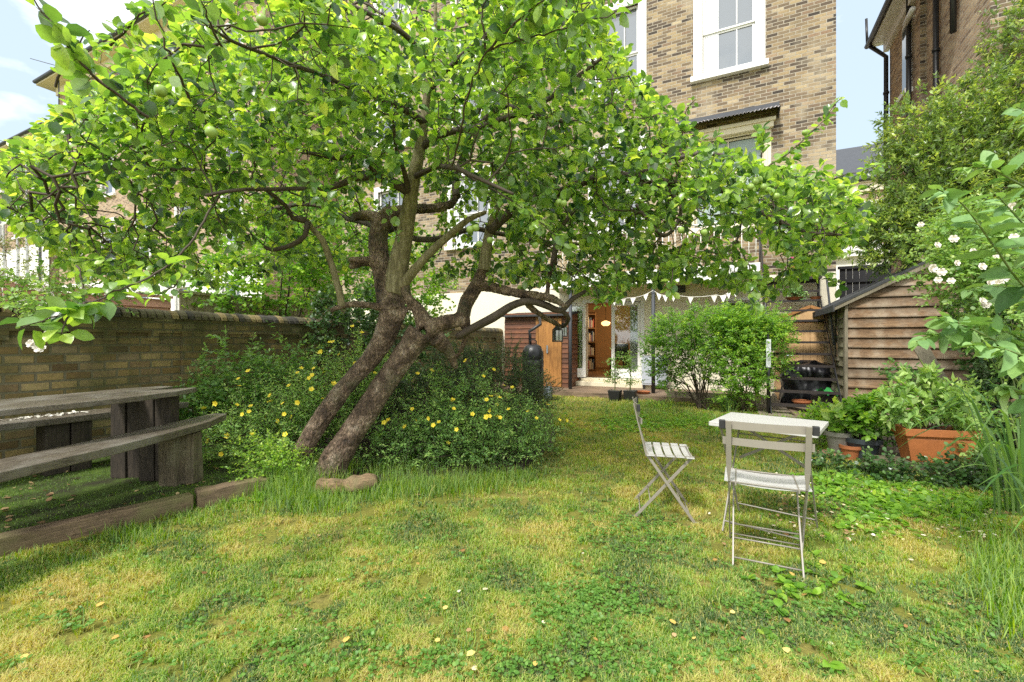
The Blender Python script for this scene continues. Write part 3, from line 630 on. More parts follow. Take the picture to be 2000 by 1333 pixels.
for k in range(-12,26): mb.box(k*.4,-.03,WT-.345,k*.4+.105,.0,WT-.2555)
mb.build('corbel',M_gwall,gw)
mb=MB()
for x in (1.35-.2,6.3): mb.box(x,-.045,0,x+.42,-.001,WT-.2555) 
mb.build('pier',M_gwall,gw)
mb=MB(); x=-5.0; i=0
while x<10.3:
    w_=random.uniform(.068,.082); r=random.uniform(.104,.116); k=9; prof=[(r*1.28*math.cos(PI*j/(k-1)), r*math.sin(PI*j/(k-1))) for j in range(k)]
    vs=[];b=len(mb.v); yo=.095+random.uniform(-.006,.006)
    for xx,ins in ((x,.8),(x+.008,1),(x+w_-.008,1),(x+w_,.8)):
        for (py_,pz) in prof: vs.append((xx,yo-py_*ins,WT-.085+max(0,pz)*ins))
    fs=[(a_*k+j,(a_+1)*k+j,(a_+1)*k+j+1,a_*k+j+1) for a_ in range(3) for j in range(k-1)]; mb.add(vs,fs,random.choice((0,0,1,2))); x+=w_+.007
mb.build('coping',[M_coping,plain('coping_ochre',(.26,.20,.09),.9,.6,9,.5),plain('coping_black',(.06,.055,.045),.9,.6,9,.5)],gw)
fx=(-6.3,5.5,0)
fl=empty('lap_fence',fx,WRZ,'salmon pink lap panel fence beyond the garden wall','fence')
for k in range(3):
    x0=-3.6+k*1.85; 
    mb=MB(); z=.3
    while z<1.9: mb.add([(x0,-.01,z),(x0+1.75,-.01,z),(x0+1.75,.012,z+.13),(x0,.012,z+.13),(x0,.02,z),(x0+1.75,.02,z),(x0+1.75,.03,z+.13),(x0,.03,z+.13)],[(0,1,2,3),(0,4,5,1),(3,2,6,7)]); z+=.125
    mb.build('panel',M_lap,fl); MB().box(x0-.08,-.04,0,x0,.04,2.02).box(x0,-.03,1.95,x0+1.77,.03,1.99).box(x0+.85,-.035,.3,x0+.89,-.012,1.95).build('post',M_lap,fl)
fp=empty('board_fence',fx,WRZ,'pale upright board fence between the pink fence and the leafy tree','fence')
mb=MB()
for k in range(36): x=1.98+k*.1; mb.box(x,random.uniform(0,.008),.2,x+.096,.02,1.93+.12)
mb.build('boards',M_pale,fp); MB().box(1.9,-.03,2.0505,5.6,.035,2.09).build('rail',M_pale,fp)
# ================= terrace furniture and timbers =================
def slabplank(pts, width, th, mats, name, par, wob=.015, tilt=0):
    """thick natural edged plank following pts (centre line at top face)"""
    mb=MB(); n=len(pts); vs=[]
    for i,p in enumerate(pts):
        p=Vector(p); d=(Vector(pts[min(i+1,n-1)])-Vector(pts[max(i-1,0)])).normalized(); a=Vector((d.y,-d.x,0)).normalized(); wv=width[i] if hasattr(width,'__len__') else width
        l=wv/2+random.uniform(-wob,wob); r=wv/2+random.uniform(-wob,wob)
        vs+=[p-a*l, p+a*r, p+a*(r-.006)+Vector((0,0,-th)), p-a*(l-.006)+Vector((0,0,-th))]
    fs=[(0,1,2,3)]+[(i*4+j,(i+1)*4+j,(i+1)*4+(j+1)%4,i*4+(j+1)%4) for i in range(n-1) for j in range(4)]+[tuple((n-1)*4+j for j in (3,2,1,0))]
    mb.add(vs,fs); return mb.build(name,mats,par,bevel=.006)
def lerp(a,b,t): return tuple(x+(y-x)*t for x,y in zip(a,b))
TZ=.095
tb=empty('picnic_table',(-2.98,3.72,TZ),0,'long weathered dark timber table on the mossy terrace','table')
def rel(o,p): return tuple(Vector(p)-o.location)
# tabletop of two curved planks
e1=[lerp((-2.80,3.93,.86),(-3.42,2.25,.86),t) for t in np.linspace(0,1,14)]
e1=[(x+.05*math.sin(i/13*PI)-(.0),y,z) for i,(x,y,z) in enumerate(e1)]
wd=[.05,.18,.27,.32,.35,.36]+[.36]*8
slabplank([rel(tb,p) for p in e1],wd,.042,M_top,'tabletop',tb)
e2=[(x-.355,y-.02+.18,z-.003) for x,y,z in e1]; 
slabplank([rel(tb,p) for p in e2],[.12,.24]+[.33]*12,.042,M_top,'tabletop',tb)
for (px0,px1,yb) in ((229,283,930),(284,337,936)):
    for far in (0,):
        g0=G(px0,yb,TZ); g1=G(px1,yb+3,TZ); c=lerp(g0,g1,.5)
        w_=abs(g1[0]-g0[0])*.96
        mb=MB(); x,y=c[0],c[1]; 
        for sx in (-.25,.25): mb.box(x-w_/2 if sx<0 else x+.004,y-.05+sx*.02,TZ,x-.004 if sx<0 else x+w_/2,y+.06+sx*.02,.80,jit=.006)
        o=mb.build('leg',M_slab,tb,bevel=.006); 
        for v_ in o.data.vertices: v_.co-=tb.location
for k,(lx,ly) in enumerate(((-3.62,1.95),(-3.85,2.05))):
    mb=MB().box(lx-.12,ly-.06,TZ,lx+.1,ly+.06,.80,jit=.006); o=mb.build('leg',M_slab,tb,bevel=.006)
    for v_ in o.data.vertices: v_.co-=tb.location
bn=empty('bench',(-2.6,3.6,TZ),0,'front weathered plank bench nearest the lawn beside the picnic table','bench')
cl=[(-2.70,4.12,.60),(-2.705,3.8,.588),(-2.73,3.4,.583),(-2.77,3.0,.58),(-2.82,2.6,.58),(-2.88,2.2,.58),(-2.97,1.8,.58),(-3.1,1.4,.58)]
slabplank([rel(bn,p) for p in cl],[.14,.27,.31,.33,.34,.34,.34,.33],.058,M_top,'seat',bn,.008)
for (px0,px1,yb) in ((317,352,948),(353,386,944)):
    g0=G(px0,yb,TZ); g1=G(px1,yb,TZ); mb=MB().box(g0[0],g0[1]-.05,TZ,g1[0]-.004,g0[1]+.07,.512,jit=.007); o=mb.build('leg',M_leg,bn,bevel=.008)
    for v_ in o.data.vertices: v_.co-=bn.location
mb=MB().box(-3.16,1.6,0,-2.88,1.74,.512,jit=.006); o=mb.build('leg',M_leg,bn)
for v_ in o.data.vertices: v_.co-=bn.location
b2=empty('bench',(-4.1,4.0,TZ),WRZ,'rear plank bench between the picnic table and the brick wall','bench')
R2=Matrix.Rotation(-WRZ,3,'Z')
pts=[(-3.72,4.95,.60),(-3.88,4.4,.60),(-4.1,4.0,.60),(-4.3,3.6,.60),(-4.5,3.2,.60),(-4.8,2.7,.60)]
pp=[tuple(R2@(Vector(p)-b2.location)) for p in pts]
slabplank(pp,.34,.06,M_top,'seat',b2,.01)
for (x,y) in ((-4.05,4.05),(-4.75,2.75)):
    c=R2@(Vector((x,y,0))-Vector((b2.location.x,b2.location.y,0))); MB().box(c.x-.17,c.y-.1,0,c.x-.01,c.y+.1,.44).box(c.x,c.y-.11,0,c.x+.14,c.y+.09,.44).build('leg',M_slab,b2,bevel=.006)
# sleepers edging the terrace
def sleeper(p,q,h,w_,lab,jit=.01):
    p=Vector(p);q=Vector(q);ln_=(q-p).length; t=empty('timber_sleeper',(p.x,p.y,0),math.atan2(q.y-p.y,q.x-p.x),lab,'timber edging')
    mb=MB(); n=8
    vs=[]
    for i in range(n+1):
        x=ln_*i/n; j=lambda:random.uniform(-jit,jit)*.5
        vs+=[(x,0+j(),-.02),(x,w_+j(),-.02),(x,w_+j(),h+j()),(x,j(),h+j())]
    fs=[(0,3,2,1)]+[(i*4+a,i*4+(a+1)%4,(i+1)*4+(a+1)%4,(i+1)*4+a) for i in range(n) for a in range(4)]+[(n*4,n*4+1,n*4+2,n*4+3)]
    mb.add(vs,fs); mb.build('timber',M_sleeper,t,bevel=.008); return t
sleeper((-4.9,.30),(-2.40,3.36),.112,.11,'long dark timber sleeper edging the mossy terrace')
sleeper((-2.385,3.375),(-2.02,3.72),.125,.13,'short brown timber sleeper at the right end of the terrace edge')
def chips(name,label,cat,pts,size,mat,flat=True):
    fo=Foliage(); P=np.array(pts); n=len(P); d=rdir(n); d[:,2]*=.15; U=np.tile([0,0,1.],(n,1))+rng.normal(size=(n,3))*.25
    fo.leaves(P,d,U,rng.uniform(*size,n),T_ROUND,rng.random(n)); o=fo.build(name,[mat]); o['kind']='stuff'; tag(o,label,cat); return o
def onbench(n,px0,px1,c): 
    out=[]
    for _ in range(n):
        t=random.uniform(0,1); x,y=c[0]+(c[2]-c[0])*t,c[1]+(c[3]-c[1])*t; out.append((x+random.gauss(0,.05),y+random.gauss(0,.05),.606))
    return out
chips('fallen_petals','scatter of white petals lying on the rear bench seat','petals',onbench(110,0,0,(-4.28,3.72,-4.03,4.2)),(.018,.034),M_petal)
M_litter=leafmat('dry_litter',[(0,(.10,.05,.02)),(.5,(.30,.18,.08)),(1,(.5,.38,.2))],.8,.1)
lp_=[]
while len(lp_)<170:
    x,y=random.uniform(-5,-2.1),random.uniform(1.4,5.2)
    if (x+2.4)*.77-(y-3.36)*.64 < -.12 and (x+4.55)*.897-(y-4.4)*.443>.1: lp_.append((x,y,TZ+.006))
chips('leaf_litter','dry brown leaves scattered over the moss under the table','leaf litter',lp_,(.02,.05),M_litter)
lp_=[G(random.uniform(1500,1990),random.uniform(940,1060)) for _ in range(420)]+[G(random.uniform(300,1900),random.uniform(860,1320)) for _ in range(50)]
lp_=[(x,y,.022) for x,y,_ in lp_]
chips('fallen_petals','pale petals and dead leaves strewn over the right side of the lawn','petals',lp_,(.014,.032),leafmat('fallen_mix',[(0,(.25,.12,.05)),(.4,(.5,.35,.18)),(.7,(.75,.68,.5)),(1,(.8,.75,.65))],.8,.1))
# ================= bistro furniture =================
def bistro_chair(label):
    t=empty('bistro_chair',(0,0,0),0,label,'folding chair','folding bistro chairs on the lawn')
    hw=.19; top=(-.235,.82); 
    # side profile (y forward, z up): long post from back top to front foot, short leg from seat front to rear foot
    def P(yf): pass
    for sx in (-1,1):
        mb=MB(); x=sx*hw
        up=[(-.245,.82),(-.215,.68),(-.185,.56),(-.16,.47)]
        for a,b in zip(up[:-1],up[1:]):
            mb.bar((x,a[0],a[1]),(x,b[0],b[1]),.028 if b[1]>.5 else .028,.008,up=(0,1,0),w2=.028 if b[1]>.5 else .010,h2=.008 if b[1]>.5 else .018)
        mb.bar((x,-.16,.47),(x,.165,.0),.009,.02,up=(0,1,0)); mb.bar((x,.165,.004),(x,.195,.004),.012,.006)
        mb.build('post',M_metal,t,bevel=.0015)
        mb=MB(); x2=sx*(hw-.022); mb.bar((x2,.15,.452),(x2,-.235,0),.009,.02,up=(0,1,0)); mb.bar((x2,-.235,.004),(x2-sx*.0,-.262,.004),.012,.006); mb.build('leg',M_metal,t,bevel=.0015)
    for (yy,zz,xx) in ((.135,.045,hw),(.075,.13,hw),(-.20,.04,hw-.022),(-.13,.125,hw-.022),(-.155,.455,hw),(.15,.45,hw+.01)): MB().tube([(-xx,yy,zz),(xx,yy,zz)],.0047,6).build('crossbar',M_metal,t,smooth=True)
    for s_ in (-1,1): MB().bar((s_*(hw-.035),-.165,.447),(s_*(hw-.035),.17,.447),.008,.016).build('seat_frame',M_metal,t)
    mb=MB(); n=10
    for k in range(5):
        y0=-.155+k*.066; y1=y0+.052
        for i in range(n):
            xa=-.215+.43*i/n; xb=-.215+.43*(i+1)/n; za=.462-.016*(1-(xa/.215)**2)-.004*(k==4); zb=.462-.016*(1-(xb/.215)**2)-.004*(k==4)
            b=len(mb.v); mb.add([(xa,y0,za),(xb,y0,zb),(xb,y1,zb),(xa,y1,za),(xa,y0,za-.006),(xb,y0,zb-.006),(xb,y1,zb-.006),(xa,y1,za-.006)],[(0,1,2,3),(7,6,5,4),(0,4,5,1),(3,2,6,7)]+([(0,3,7,4)] if i==0 else [])+([(1,5,6,2)] if i==n-1 else []))
    mb.build('seat',M_metalw,t)
    for (zc,yy,hh) in ((.795,-.232,.044),(.70,-.212,.042)):
        mb=MB()
        for i in range(n):
            xa=-.222+.444*i/n; xb=-.222+.444*(i+1)/n; f=lambda q: yy-.03*(1-(q/.222)**2)+.018
            vs=[(q,f(q)+d+(z_*.15),zc+z_*hh/2) for q in (xa,xb) for d in (0,.006) for z_ in (-1,1)]
            vs=[(q,f(q)+d,zc+z_*hh/2) for q in (xa,xb) for d in (0,.006) for z_ in (-1,1)]
            mb.add(vs,[(0,1,5,4),(2,6,7,3),(1,3,7,5),(0,4,6,2)]+([(0,2,3,1)] if i==0 else [])+([(4,5,7,6)] if i==n-1 else []))
        sl_=mb.build('back_slat',M_metal if zc>.75 or True else M_metalw,t)
        if zc>.75:
            for s_ in (-1,1): MB().box(s_*.224-.016,yy+.006,zc-hh/2-.003,s_*.224+.016,yy+.03,zc+hh/2+.003).build('end_cap',M_plastic,t,bevel=.003)
    return t
c1=bistro_chair('grey folding chair turned side on at the left of the small table')
c1.location=(1.16,3.33,0.0); c1.rotation_euler=(0,0,math.radians(-90-14))
c2=dup(c1,(1.50,2.64,0),math.radians(-27),'grey folding chair seen from behind with its back against the small table')
tbl=empty('bistro_table',(1.70,2.95,0.025),math.radians(-41),'small white rectangular folding metal table on the lawn','folding table')
tw,td=.30,.26
mb=MB().box(-tw,-td,.702,tw,td,.712); mb.box(-tw,-td,.686,-tw+.004,td,.702).box(tw-.004,-td,.686,tw,td,.702).box(-tw+.004,-td,.686,tw-.004,-td+.004,.702).box(-tw+.004,td-.004,.686,tw-.004,td,.70)
mb.build('tabletop',M_metalw,tbl,bevel=.002)
for k,(s_) in enumerate((-1,1)):
    mb=MB(); ww=tw-.06-(.02 if k else 0)
    for x in (-ww,ww): mb.bar((x,s_*td*.82,.69),(x,-s_*td*.9,.0),.008,.02,up=(0,1,0))
    mb.tube([(-ww,-s_*td*.78,.06),(ww,-s_*td*.78,.06)],.005,6); mb.tube([(-ww,s_*td*.6,.58),(ww,s_*td*.6,.58)],.005,6)
    mb.build('leg_frame',M_metal,tbl)
MB().bar((-tw+.1,.1,.66),(tw-.1,.1,.42),.006,.018).bar((tw-.1,.108,.66),(-tw+.1,.108,.42),.006,.018).build('brace',M_metal,tbl)
# ================= shed =================
sh=empty('garden_shed',(5.5,7.3,0),HROT,'weathered brown clapboard garden shed with sloping felt roof','shed')
SW,SD,EZ,AZ=2.6,2.4,1.96,2.66; per=.162
def roofz(x): return EZ+(AZ-EZ)*(x/(SW/2)) if x<SW/2 else AZ-(AZ-EZ)*((x-SW/2)/(SW/2))
mb=MB(); z=.03
while z<AZ:
    zt=min(z+per+.012,AZ)
    def lim(zz): return max(.0,(zz-EZ)/(AZ-EZ)*SW/2) if zz>EZ else 0
    nn=7; xl=lim(z); xt=lim(zt); 
    if xl<SW/2-.03:
        vs=[]
        for i in range(nn+1):
            f=i/nn; xa=xl+(SW-2*xl)*f; xb=xt+(SW-2*xt)*f; j=random.uniform(-.004,.004)
            vs+=[(xa,-.036,z+j),(xb,-.004,zt),(xa,-.004,z+j)]
        mb.add(vs,[(i*3,(i+1)*3,(i+1)*3+1,i*3+1) for i in range(nn)]+[(i*3+2,(i+1)*3+2,(i+1)*3,i*3) for i in range(nn)])
    z+=per
mb.build('front_boards',M_shedb,sh)
mb=MB(); z=.03
wy0,wy1,wz0,wz1=.55,1.45,.98,1.86
while z<EZ-.02:
    zt=min(z+per+.012,EZ)
    segs=[(0,SD)] if (zt<wz0+.05 or z>wz1-.02) else [(0,wy0),(wy1,SD)]
    for (a,b) in segs: 
        j=random.uniform(-.004,.004); mb.add([(-.026,a,z+j),(-.004,a,zt),(-.026,b,z+j),(-.004,b,zt),(-.004,a,z),(-.004,b,z)],[(0,1,3,2),(4,0,2,5),(0,4,1),(2,3,5)])
    z+=per
mb.build('side_boards',M_sheds,sh)
MB().add([(0,0,0),(SW,0,0),(SW,0,EZ),(SW/2,0,AZ),(0,0,EZ),(0,SD,0),(SW,SD,0),(SW,SD,EZ),(SW/2,SD,AZ),(0,SD,EZ)],[(0,4,3,2,1),(5,6,7,8,9),(1,2,7,6),(0,1,6,5)]).build('inner_wall',M_sheds,sh)
MB().box(-.045,-.055,0,-.005,.0,EZ-.02).box(-.05,-.035,0.01,-.027,.05,EZ-.03).build('corner_post',M_shedp,sh,bevel=.003)
wf=MB().box(-.04,wy0-.04,wz0,-.01,wy0,wz1).box(-.04,wy1,wz0,-.01,wy1+.04,wz1).box(-.05,wy0-.04,wz0-.05,.0,wy1+.04,wz0).build('window',M_shedp,sh)
MB().box(-.012,wy0,wz0,-.008,wy1,wz1).build('pane',M_glassd,wf)
mb=MB()
for k in range(4): mb.box(-.03,wy0+.34+k*.14,wz0,-.015,wy0+.34+k*.14+.135,wz1-.02)
mb.build('shutter',M_sheds,wf)
ov=.2
rs=(AZ-EZ)/(SW/2)
mb=MB(); xs=[-ov*1.1,-ov*.5,SW*.1,SW*.25,SW/2]; vs=[]
for x in xs:
    for y in (-.12,SD*.5,SD+.15): vs.append((x,y,EZ+rs*x+.02+random.uniform(-.006,.01)-(.012 if x<0 else 0)))
fs=[(i*3+j,(i+1)*3+j,(i+1)*3+j+1,i*3+j+1) for i in range(4) for j in range(2)]
mb.add(vs,fs); mb.add([(SW/2,-.12,AZ+.02),(SW+ov,-.12,EZ-rs*ov+.02),(SW+ov,SD+.15,EZ-rs*ov+.02),(SW/2,SD+.15,AZ+.02)],[(0,1,2,3)])
o=mb.build('roof',M_felt,sh); sm=o.modifiers.new('s','SOLIDIFY'); sm.thickness=.035; sm.offset=-1
MB().bar((-ov*1.05,-.10,EZ-rs*ov-.05),(SW/2,-.10,AZ-.05),.02,.07,up=(0,0,1)).build('barge_board',M_shedp,o)
MB().box(-ov*1.1,-.14,EZ-rs*ov-.10,-ov*1.1+.02,SD+.15,EZ-rs*ov-.0).build('fascia',M_felt,o)
# plank leaning on the shed, and board by the table
x,y,z=G(1935,905); t=empty('plank',(5.2,5.45,0),-.4,'old plank leaning upright against the right of the shed','plank')
MB().bar((0.38,0,0),(0,.55,1.28),.16,.02,up=(0,1,0)).build('board',M_shedp,t,bevel=.003)
x,y,z=G(1575,815); t=empty('plank',(x,y,0),.2,'brown board lying tilted behind the small white table','plank')
MB().add([(-.28,-.12,.01),(.3,-.16,.03),(.26,.22,.16),(-.2,.2,.14),(-.28,-.12,-.01),(.3,-.16,.01),(.26,.22,.14),(-.2,.2,.12)],[(0,1,2,3),(7,6,5,4),(0,4,5,1),(1,5,6,2),(2,6,7,3),(3,7,4,0)]).build('board',wood('board_brown',(.12,.08,.05),(.24,.17,.11)),t)
# ================= staircase =================
st=empty('metal_staircase',HW(3.62,-2.75),HROT,'black open metal garden stairs climbing to the balcony','staircase')
mb=None
for k in range(12):
    z=.2+k*.213; y=k*.222
    MB().box(0,y,z-.04,1.0,y+.018,z+.0).box(0,y+.018,z-.008,1.0,y+.13,z+.0).build('tread',M_rust,st)
for x in (-.02,1.0): MB().bar((x+.01,-.05,.02),(x+.01,12*.222,2.62),.015,.07).build('stringer',M_black,st)
MB().tube([(-.05,0,0),(-.05,0,1.3)],.028,8).build('newel_post',M_black,st,smooth=True); MB().box(-.085,-.035,.82,-.015,.035,1.3).build('post_sleeve',plain('peeling_white',(.62,.64,.66),.7,.35,14,.2),st)
MB().tube([(-.05,0,1.28),(-.05,1.3,2.5),(-.05,2.6,3.75)],.018,6).tube([(-.05,2.6,2.6),(-.05,2.6,3.75)],.018,6).build('handrail',M_black,st,smooth=True)
MB().tube([(1.03,.9,1.2),(1.03,2.5,4.2)],.018,6).tube([(1.03,2.5,0),(1.03,2.5,4.2)],.025,6).build('handrail',M_dark,st,smooth=True)
# landing with pots
def pot(name,loc,prof,mat,label,cat='flower pot',group=None,k=22,soil=True):
    t=empty(name,loc,0,label,cat,group); mb=MB().lathe(prof,k=k); 
    o=mb.build('pot',mat,t,smooth=True); e=o.modifiers.new('e','EDGE_SPLIT'); e.split_angle=math.radians(35)
    if soil:
        r,z=prof[-1]; MB().lathe([(r*.5,z-.004),(r*.99,z-.001)],k=k).build('soil',M_soil,t)
    return t
MB2=MB().box(0,2.68,2.62,1.3,3.2-.46,2.7)
p0=HW(3.62+.1,-.42,2.4)
ld=MB().box(-.05,2.2,2.56,1.05,2.68,2.61).build('landing',M_rust,st)
def pp_(r,h,rim=.012): return [(r*.68,0),(r*.95,h*.8),(r+rim,h*.8),(r+rim,h),(r-.008,h),(r-.012,h*.9)]
P1=pot('terracotta_pot',(0,0,0),pp_(.13,.24),M_terra,'terracotta pot of pink flowers high on the stair landing','flower pot'); P1.location=HW(3.62+.62,-.40,2.612)
P2=pot('terracotta_pot',(0,0,0),pp_(.12,.26),M_terra,'empty terracotta pot right of the pink flowers on the landing','flower pot'); P2.location=HW(3.62+.88,-.38,2.612)
P3=pot('terracotta_bowl',(0,0,0),[(.1,0),(.17,.06),(.175,.06),(.165,.05)],M_terra,'shallow terracotta bowl of grey green succulents on an upper stair tread','plant bowl'); P3.location=HW(3.62+.55,-.66,2.117+.0)
P4=pot('terracotta_bowl',(0,0,0),[(.07,0),(.11,.06),(.115,.06),(.105,.05)],M_terra,'small terracotta saucer at the right end of an upper stair tread','plant bowl'); P4.location=HW(3.62+.92,-.66,2.117+.0)
# pine tool store, barbecue, pot and tarp under the stairs
ts=empty('tool_store',HW(3.85,-.62,.03),HROT,'pine tool store with pointed top behind the metal stairs','store')
MB().box(0,0,0,1.2,.5,1.62).build('carcass',M_pine,ts)
for k in range(2):
    mb=MB()
    for j in range(5): mb.box(.02+k*.585+j*.116,-.028,.03,.02+k*.585+j*.116+.112,-.003,1.6)
    mb.build('door',M_pine,ts)
MB().add([(-.06,-.05,1.66),(1.26,-.05,1.66),(.6,-.05,1.92),(-.06,.5,1.66),(1.26,.5,1.66),(.6,.5,1.92)],[(0,1,2),(5,4,3),(0,2,5,3),(1,4,5,2),(0,3,4,1)]).build('roof',M_pine,ts)
MB().bar((-.08,-.07,1.66),(.6,-.07,1.95),.03,.06).bar((1.28,-.07,1.66),(.6,-.07,1.95),.03,.06).build('trim',M_pined,ts)
bq=empty('barbecue',HW(4.30,-1.15,.03),HROT,'barbecue under a crumpled black cover behind the stairs','barbecue')
mb=MB(); k=28; base=[]; 
prof=[(.42,.02,.1),(.40,.3,.08),(.38,.52,.06),(.40,.66,.05),(.30,.80,.05),(.1,.86,.03)]
for (r,z,a) in prof:
    for j in range(k):
        an=2*PI*j/k; rr=r*(1+a*math.sin(j*2.3+z*6)+a*.7*math.cos(j*5.1-z*9)); mb.v.append((1.05*rr*math.cos(an)/max(abs(math.cos(an)),abs(math.sin(an)))**.5, rr*.8*math.sin(an)/max(abs(math.cos(an)),abs(math.sin(an)))**.5, z))
for i in range(len(prof)-1):
    for j in range(k): mb.f.append((i*k+j,i*k+(j+1)%k,(i+1)*k+(j+1)%k,(i+1)*k+j)); mb.m.append(0)
mb.f.append(tuple((len(prof)-1)*k+j for j in range(k))); mb.m.append(0)
cv=mb.build('cover',M_cover,bq,smooth=True); ss=cv.modifiers.new('s','SUBSURF'); ss.levels=2; ss.render_levels=2; tx=bpy.data.textures.new('folds','CLOUDS'); tx.noise_scale=.16; dm=cv.modifiers.new('d','DISPLACE'); dm.texture=tx; dm.strength=.14; dm.texture_coords='LOCAL'; MB().tube([(-.3,0,.84),(-.3,0,.95),(-.2,0,.95)],.02,8).build('handle',M_steel,bq)
x,y,z=G(1557,800,.03); pot('terracotta_pot',HW(4.15,-1.95,.032),pp_(.14,.16),M_terra,'low terracotta pot on the ground behind the bottom stair treads','flower pot')
t=empty('tarpaulin',HW(4.62,-1.85,.35),HROT,'crumpled green tarpaulin at the foot of the stairs','tarpaulin')
mb=MB(); n=9; vs=[(-.22+.44*i/n,-.1+.2*j/3,.05*math.sin(i*1.7+j)+.05*math.cos(j*2.1+i*.6)) for i in range(n+1) for j in range(4)]
mb.add(vs,[(i*4+j,(i+1)*4+j,(i+1)*4+j+1,i*4+j+1) for i in range(n) for j in range(3)]); mb.build('sheet',plain('green_tarp',(.05,.33,.08),.4,.2,6,.2),t,smooth=True)
MB().box(-.3,-.12,-.32,.3,.2,-.06).build('box_below',M_rust,t)
# ================= store cupboard, water butt, lanterns ... =================
a=L(986,690,-.95)[0]; b=L(1052,690,-.95)[0]; c_=L(1110,690,-.95)[0]
sc_=empty('wooden_store',HW(a,-.95,.1),HROT,'brown boarded store with an orange plank door left of the french doors','shed')
Wt=c_-a
for (u0,u1) in ((0,b-a),(Wt-.16,Wt)):
    mb=MB(); z=0
    while z<1.75: mb.add([(u0,-.022,z),(u0,-.002,z+.13),(u1,-.022,z),(u1,-.002,z+.13)],[(0,2,3,1)]); z+=.125
    mb.build('boards',M_brownb,sc_)
MB().box(0,0,0,Wt,.9,1.9).build('carcass',M_brownb,sc_)
for k in range(2):
    mb=MB(); w_=(Wt-.16-(b-a)-.02)/2; x0=b-a+.01+k*w_
    for j in range(3): mb.box(x0+j*w_/3+.003,-.045,.02,x0+(j+1)*w_/3,-.024,1.74)
    mb.build('door',M_pined,sc_)
MB().box(b-a-.06,-.05,0,b-a,-.003,1.8).build('frame',M_pined,sc_)
MB().box(b-a+w_-.07,-.07,.86,b-a+w_-.03,-.047,1.06).build('latch',M_steel,sc_)
MB().add([(-.08,-.15,1.84),(Wt+.06,-.15,1.84),(Wt+.06,.92,1.98),(-.08,.92,1.98),(-.08,-.15,1.80),(Wt+.06,-.15,1.80),(Wt+.06,.92,1.94),(-.08,.92,1.94)],[(0,1,2,3),(7,6,5,4),(0,4,5,1),(1,5,6,2),(3,7,4,0)]).build('roof',M_felt,sc_)
x,y,z=W(1041,700,9.3); wb=empty('water_butt',(x,y,0),0,'black plastic water butt beside the orange plank door','water butt')
prof=[(.20,.02),(.225,.3)]
for k in range(4): prof+=[(.225,.35+k*.17),(.215,.37+k*.17),(.225,.39+k*.17)]
prof+=[(.22,1.05),(.17,1.16),(.10,1.2)]
MB().lathe(prof,k=26).build('barrel',M_cover,wb,smooth=True); MB().tube([(-.07,0,1.18),(-.07,0,1.27),(0,0,1.31),(.07,0,1.27),(.07,0,1.18)],.012,6).build('handle',M_black,wb)
MB().tube([(-.06,.05,1.18),(-.06,.05,1.42),(-.08,.05,1.47),(.16,.05,1.62),(.16,.3,1.78)],.032,8).build('downpipe',M_black,wb,smooth=True)
for i,(px,py,Z,lab) in enumerate(((1089,655,4.75,'larger black lantern hanging from the low apple branch'),(1100,648,5.1,'smaller black lantern hanging just behind the larger one'))):
    x,y,z=W(px,py,Z); t=empty('lantern',(x,y,z),0.3,lab,'lantern'); s_=1-.15*i; t.scale=(s_,)*3
    mb=MB().box(-.045,-.045,-.075,.045,.045,-.062)
    for sx in (-1,1):
        for sy in (-1,1): mb.box(sx*.04-.004,sy*.04-.004,-.062,sx*.04+.004,sy*.04+.004,.05)
    for sx in (-1,1): mb.box(sx*.04-.002,-.003,-.06,sx*.04+.002,.003,.05).box(-.003,sx*.04-.002,-.06,.003,sx*.04+.002,.05)
    mb.build('frame',M_black,t); MB().box(-.036,-.036,-.06,.036,.036,.048).build('pane',glassm('lantern_glass',(.25,.25,.2),.1),t)
    MB().lathe([(.068,.05),(.06,.056),(.03,.085),(.028,.1),(.012,.115)],k=4).build('lid',M_black,t); MB().tube([(0,0,.11),(.015,0,.13),(0,0,.155),(-.015,0,.13),(0,0,.11)],.003,5).tube([(0,0,.155),(0,0,.24)],.002,4).build('hook',M_black,t)
x,y,z=G(1068,768,.1); t=empty('watering_can',(x,y-.3,0),.4,'small pale grey watering can at the edge of the deck','watering can')
MB().lathe([(.09,0),(.1,.02),(.1,.2),(.07,.26),(.05,.28)],k=18).build('body',M_steel,t,smooth=True); MB().tube([(-.05,0,.27),(-.03,0,.36),(.06,0,.34),(.1,0,.2)],.01,6).build('handle',M_steel,t); MB().tube([(-.09,0,.06),(-.22,0,.3)],.016,6).build('spout',M_steel,t)
a=L(1254,700,-.35)[0]; t=empty('grey_cabinet',HW(a,-.42,.1),HROT,'pale grey metal cabinet on the deck right of the french doors','cabinet')
for x in (.03,.53): MB().box(x,.02,0,x+.04,.3,.1).build('leg',M_black,t)
MB().box(0,0,.1,.6,.34,.78).build('body',plain('pale_grey_metal',(.50,.53,.57),.5,.05,4,.02),t,bevel=.01); MB().box(-.01,-.01,.782,.61,.35,.81).build('lid',plain('pale_grey_lid',(.4,.42,.45),.5),t,bevel=.004); MB().box(.03,-.012,.14,.57,-.002,.74).build('door',plain('pale_grey_door',(.46,.49,.54),.5,.05),t,bevel=.003)
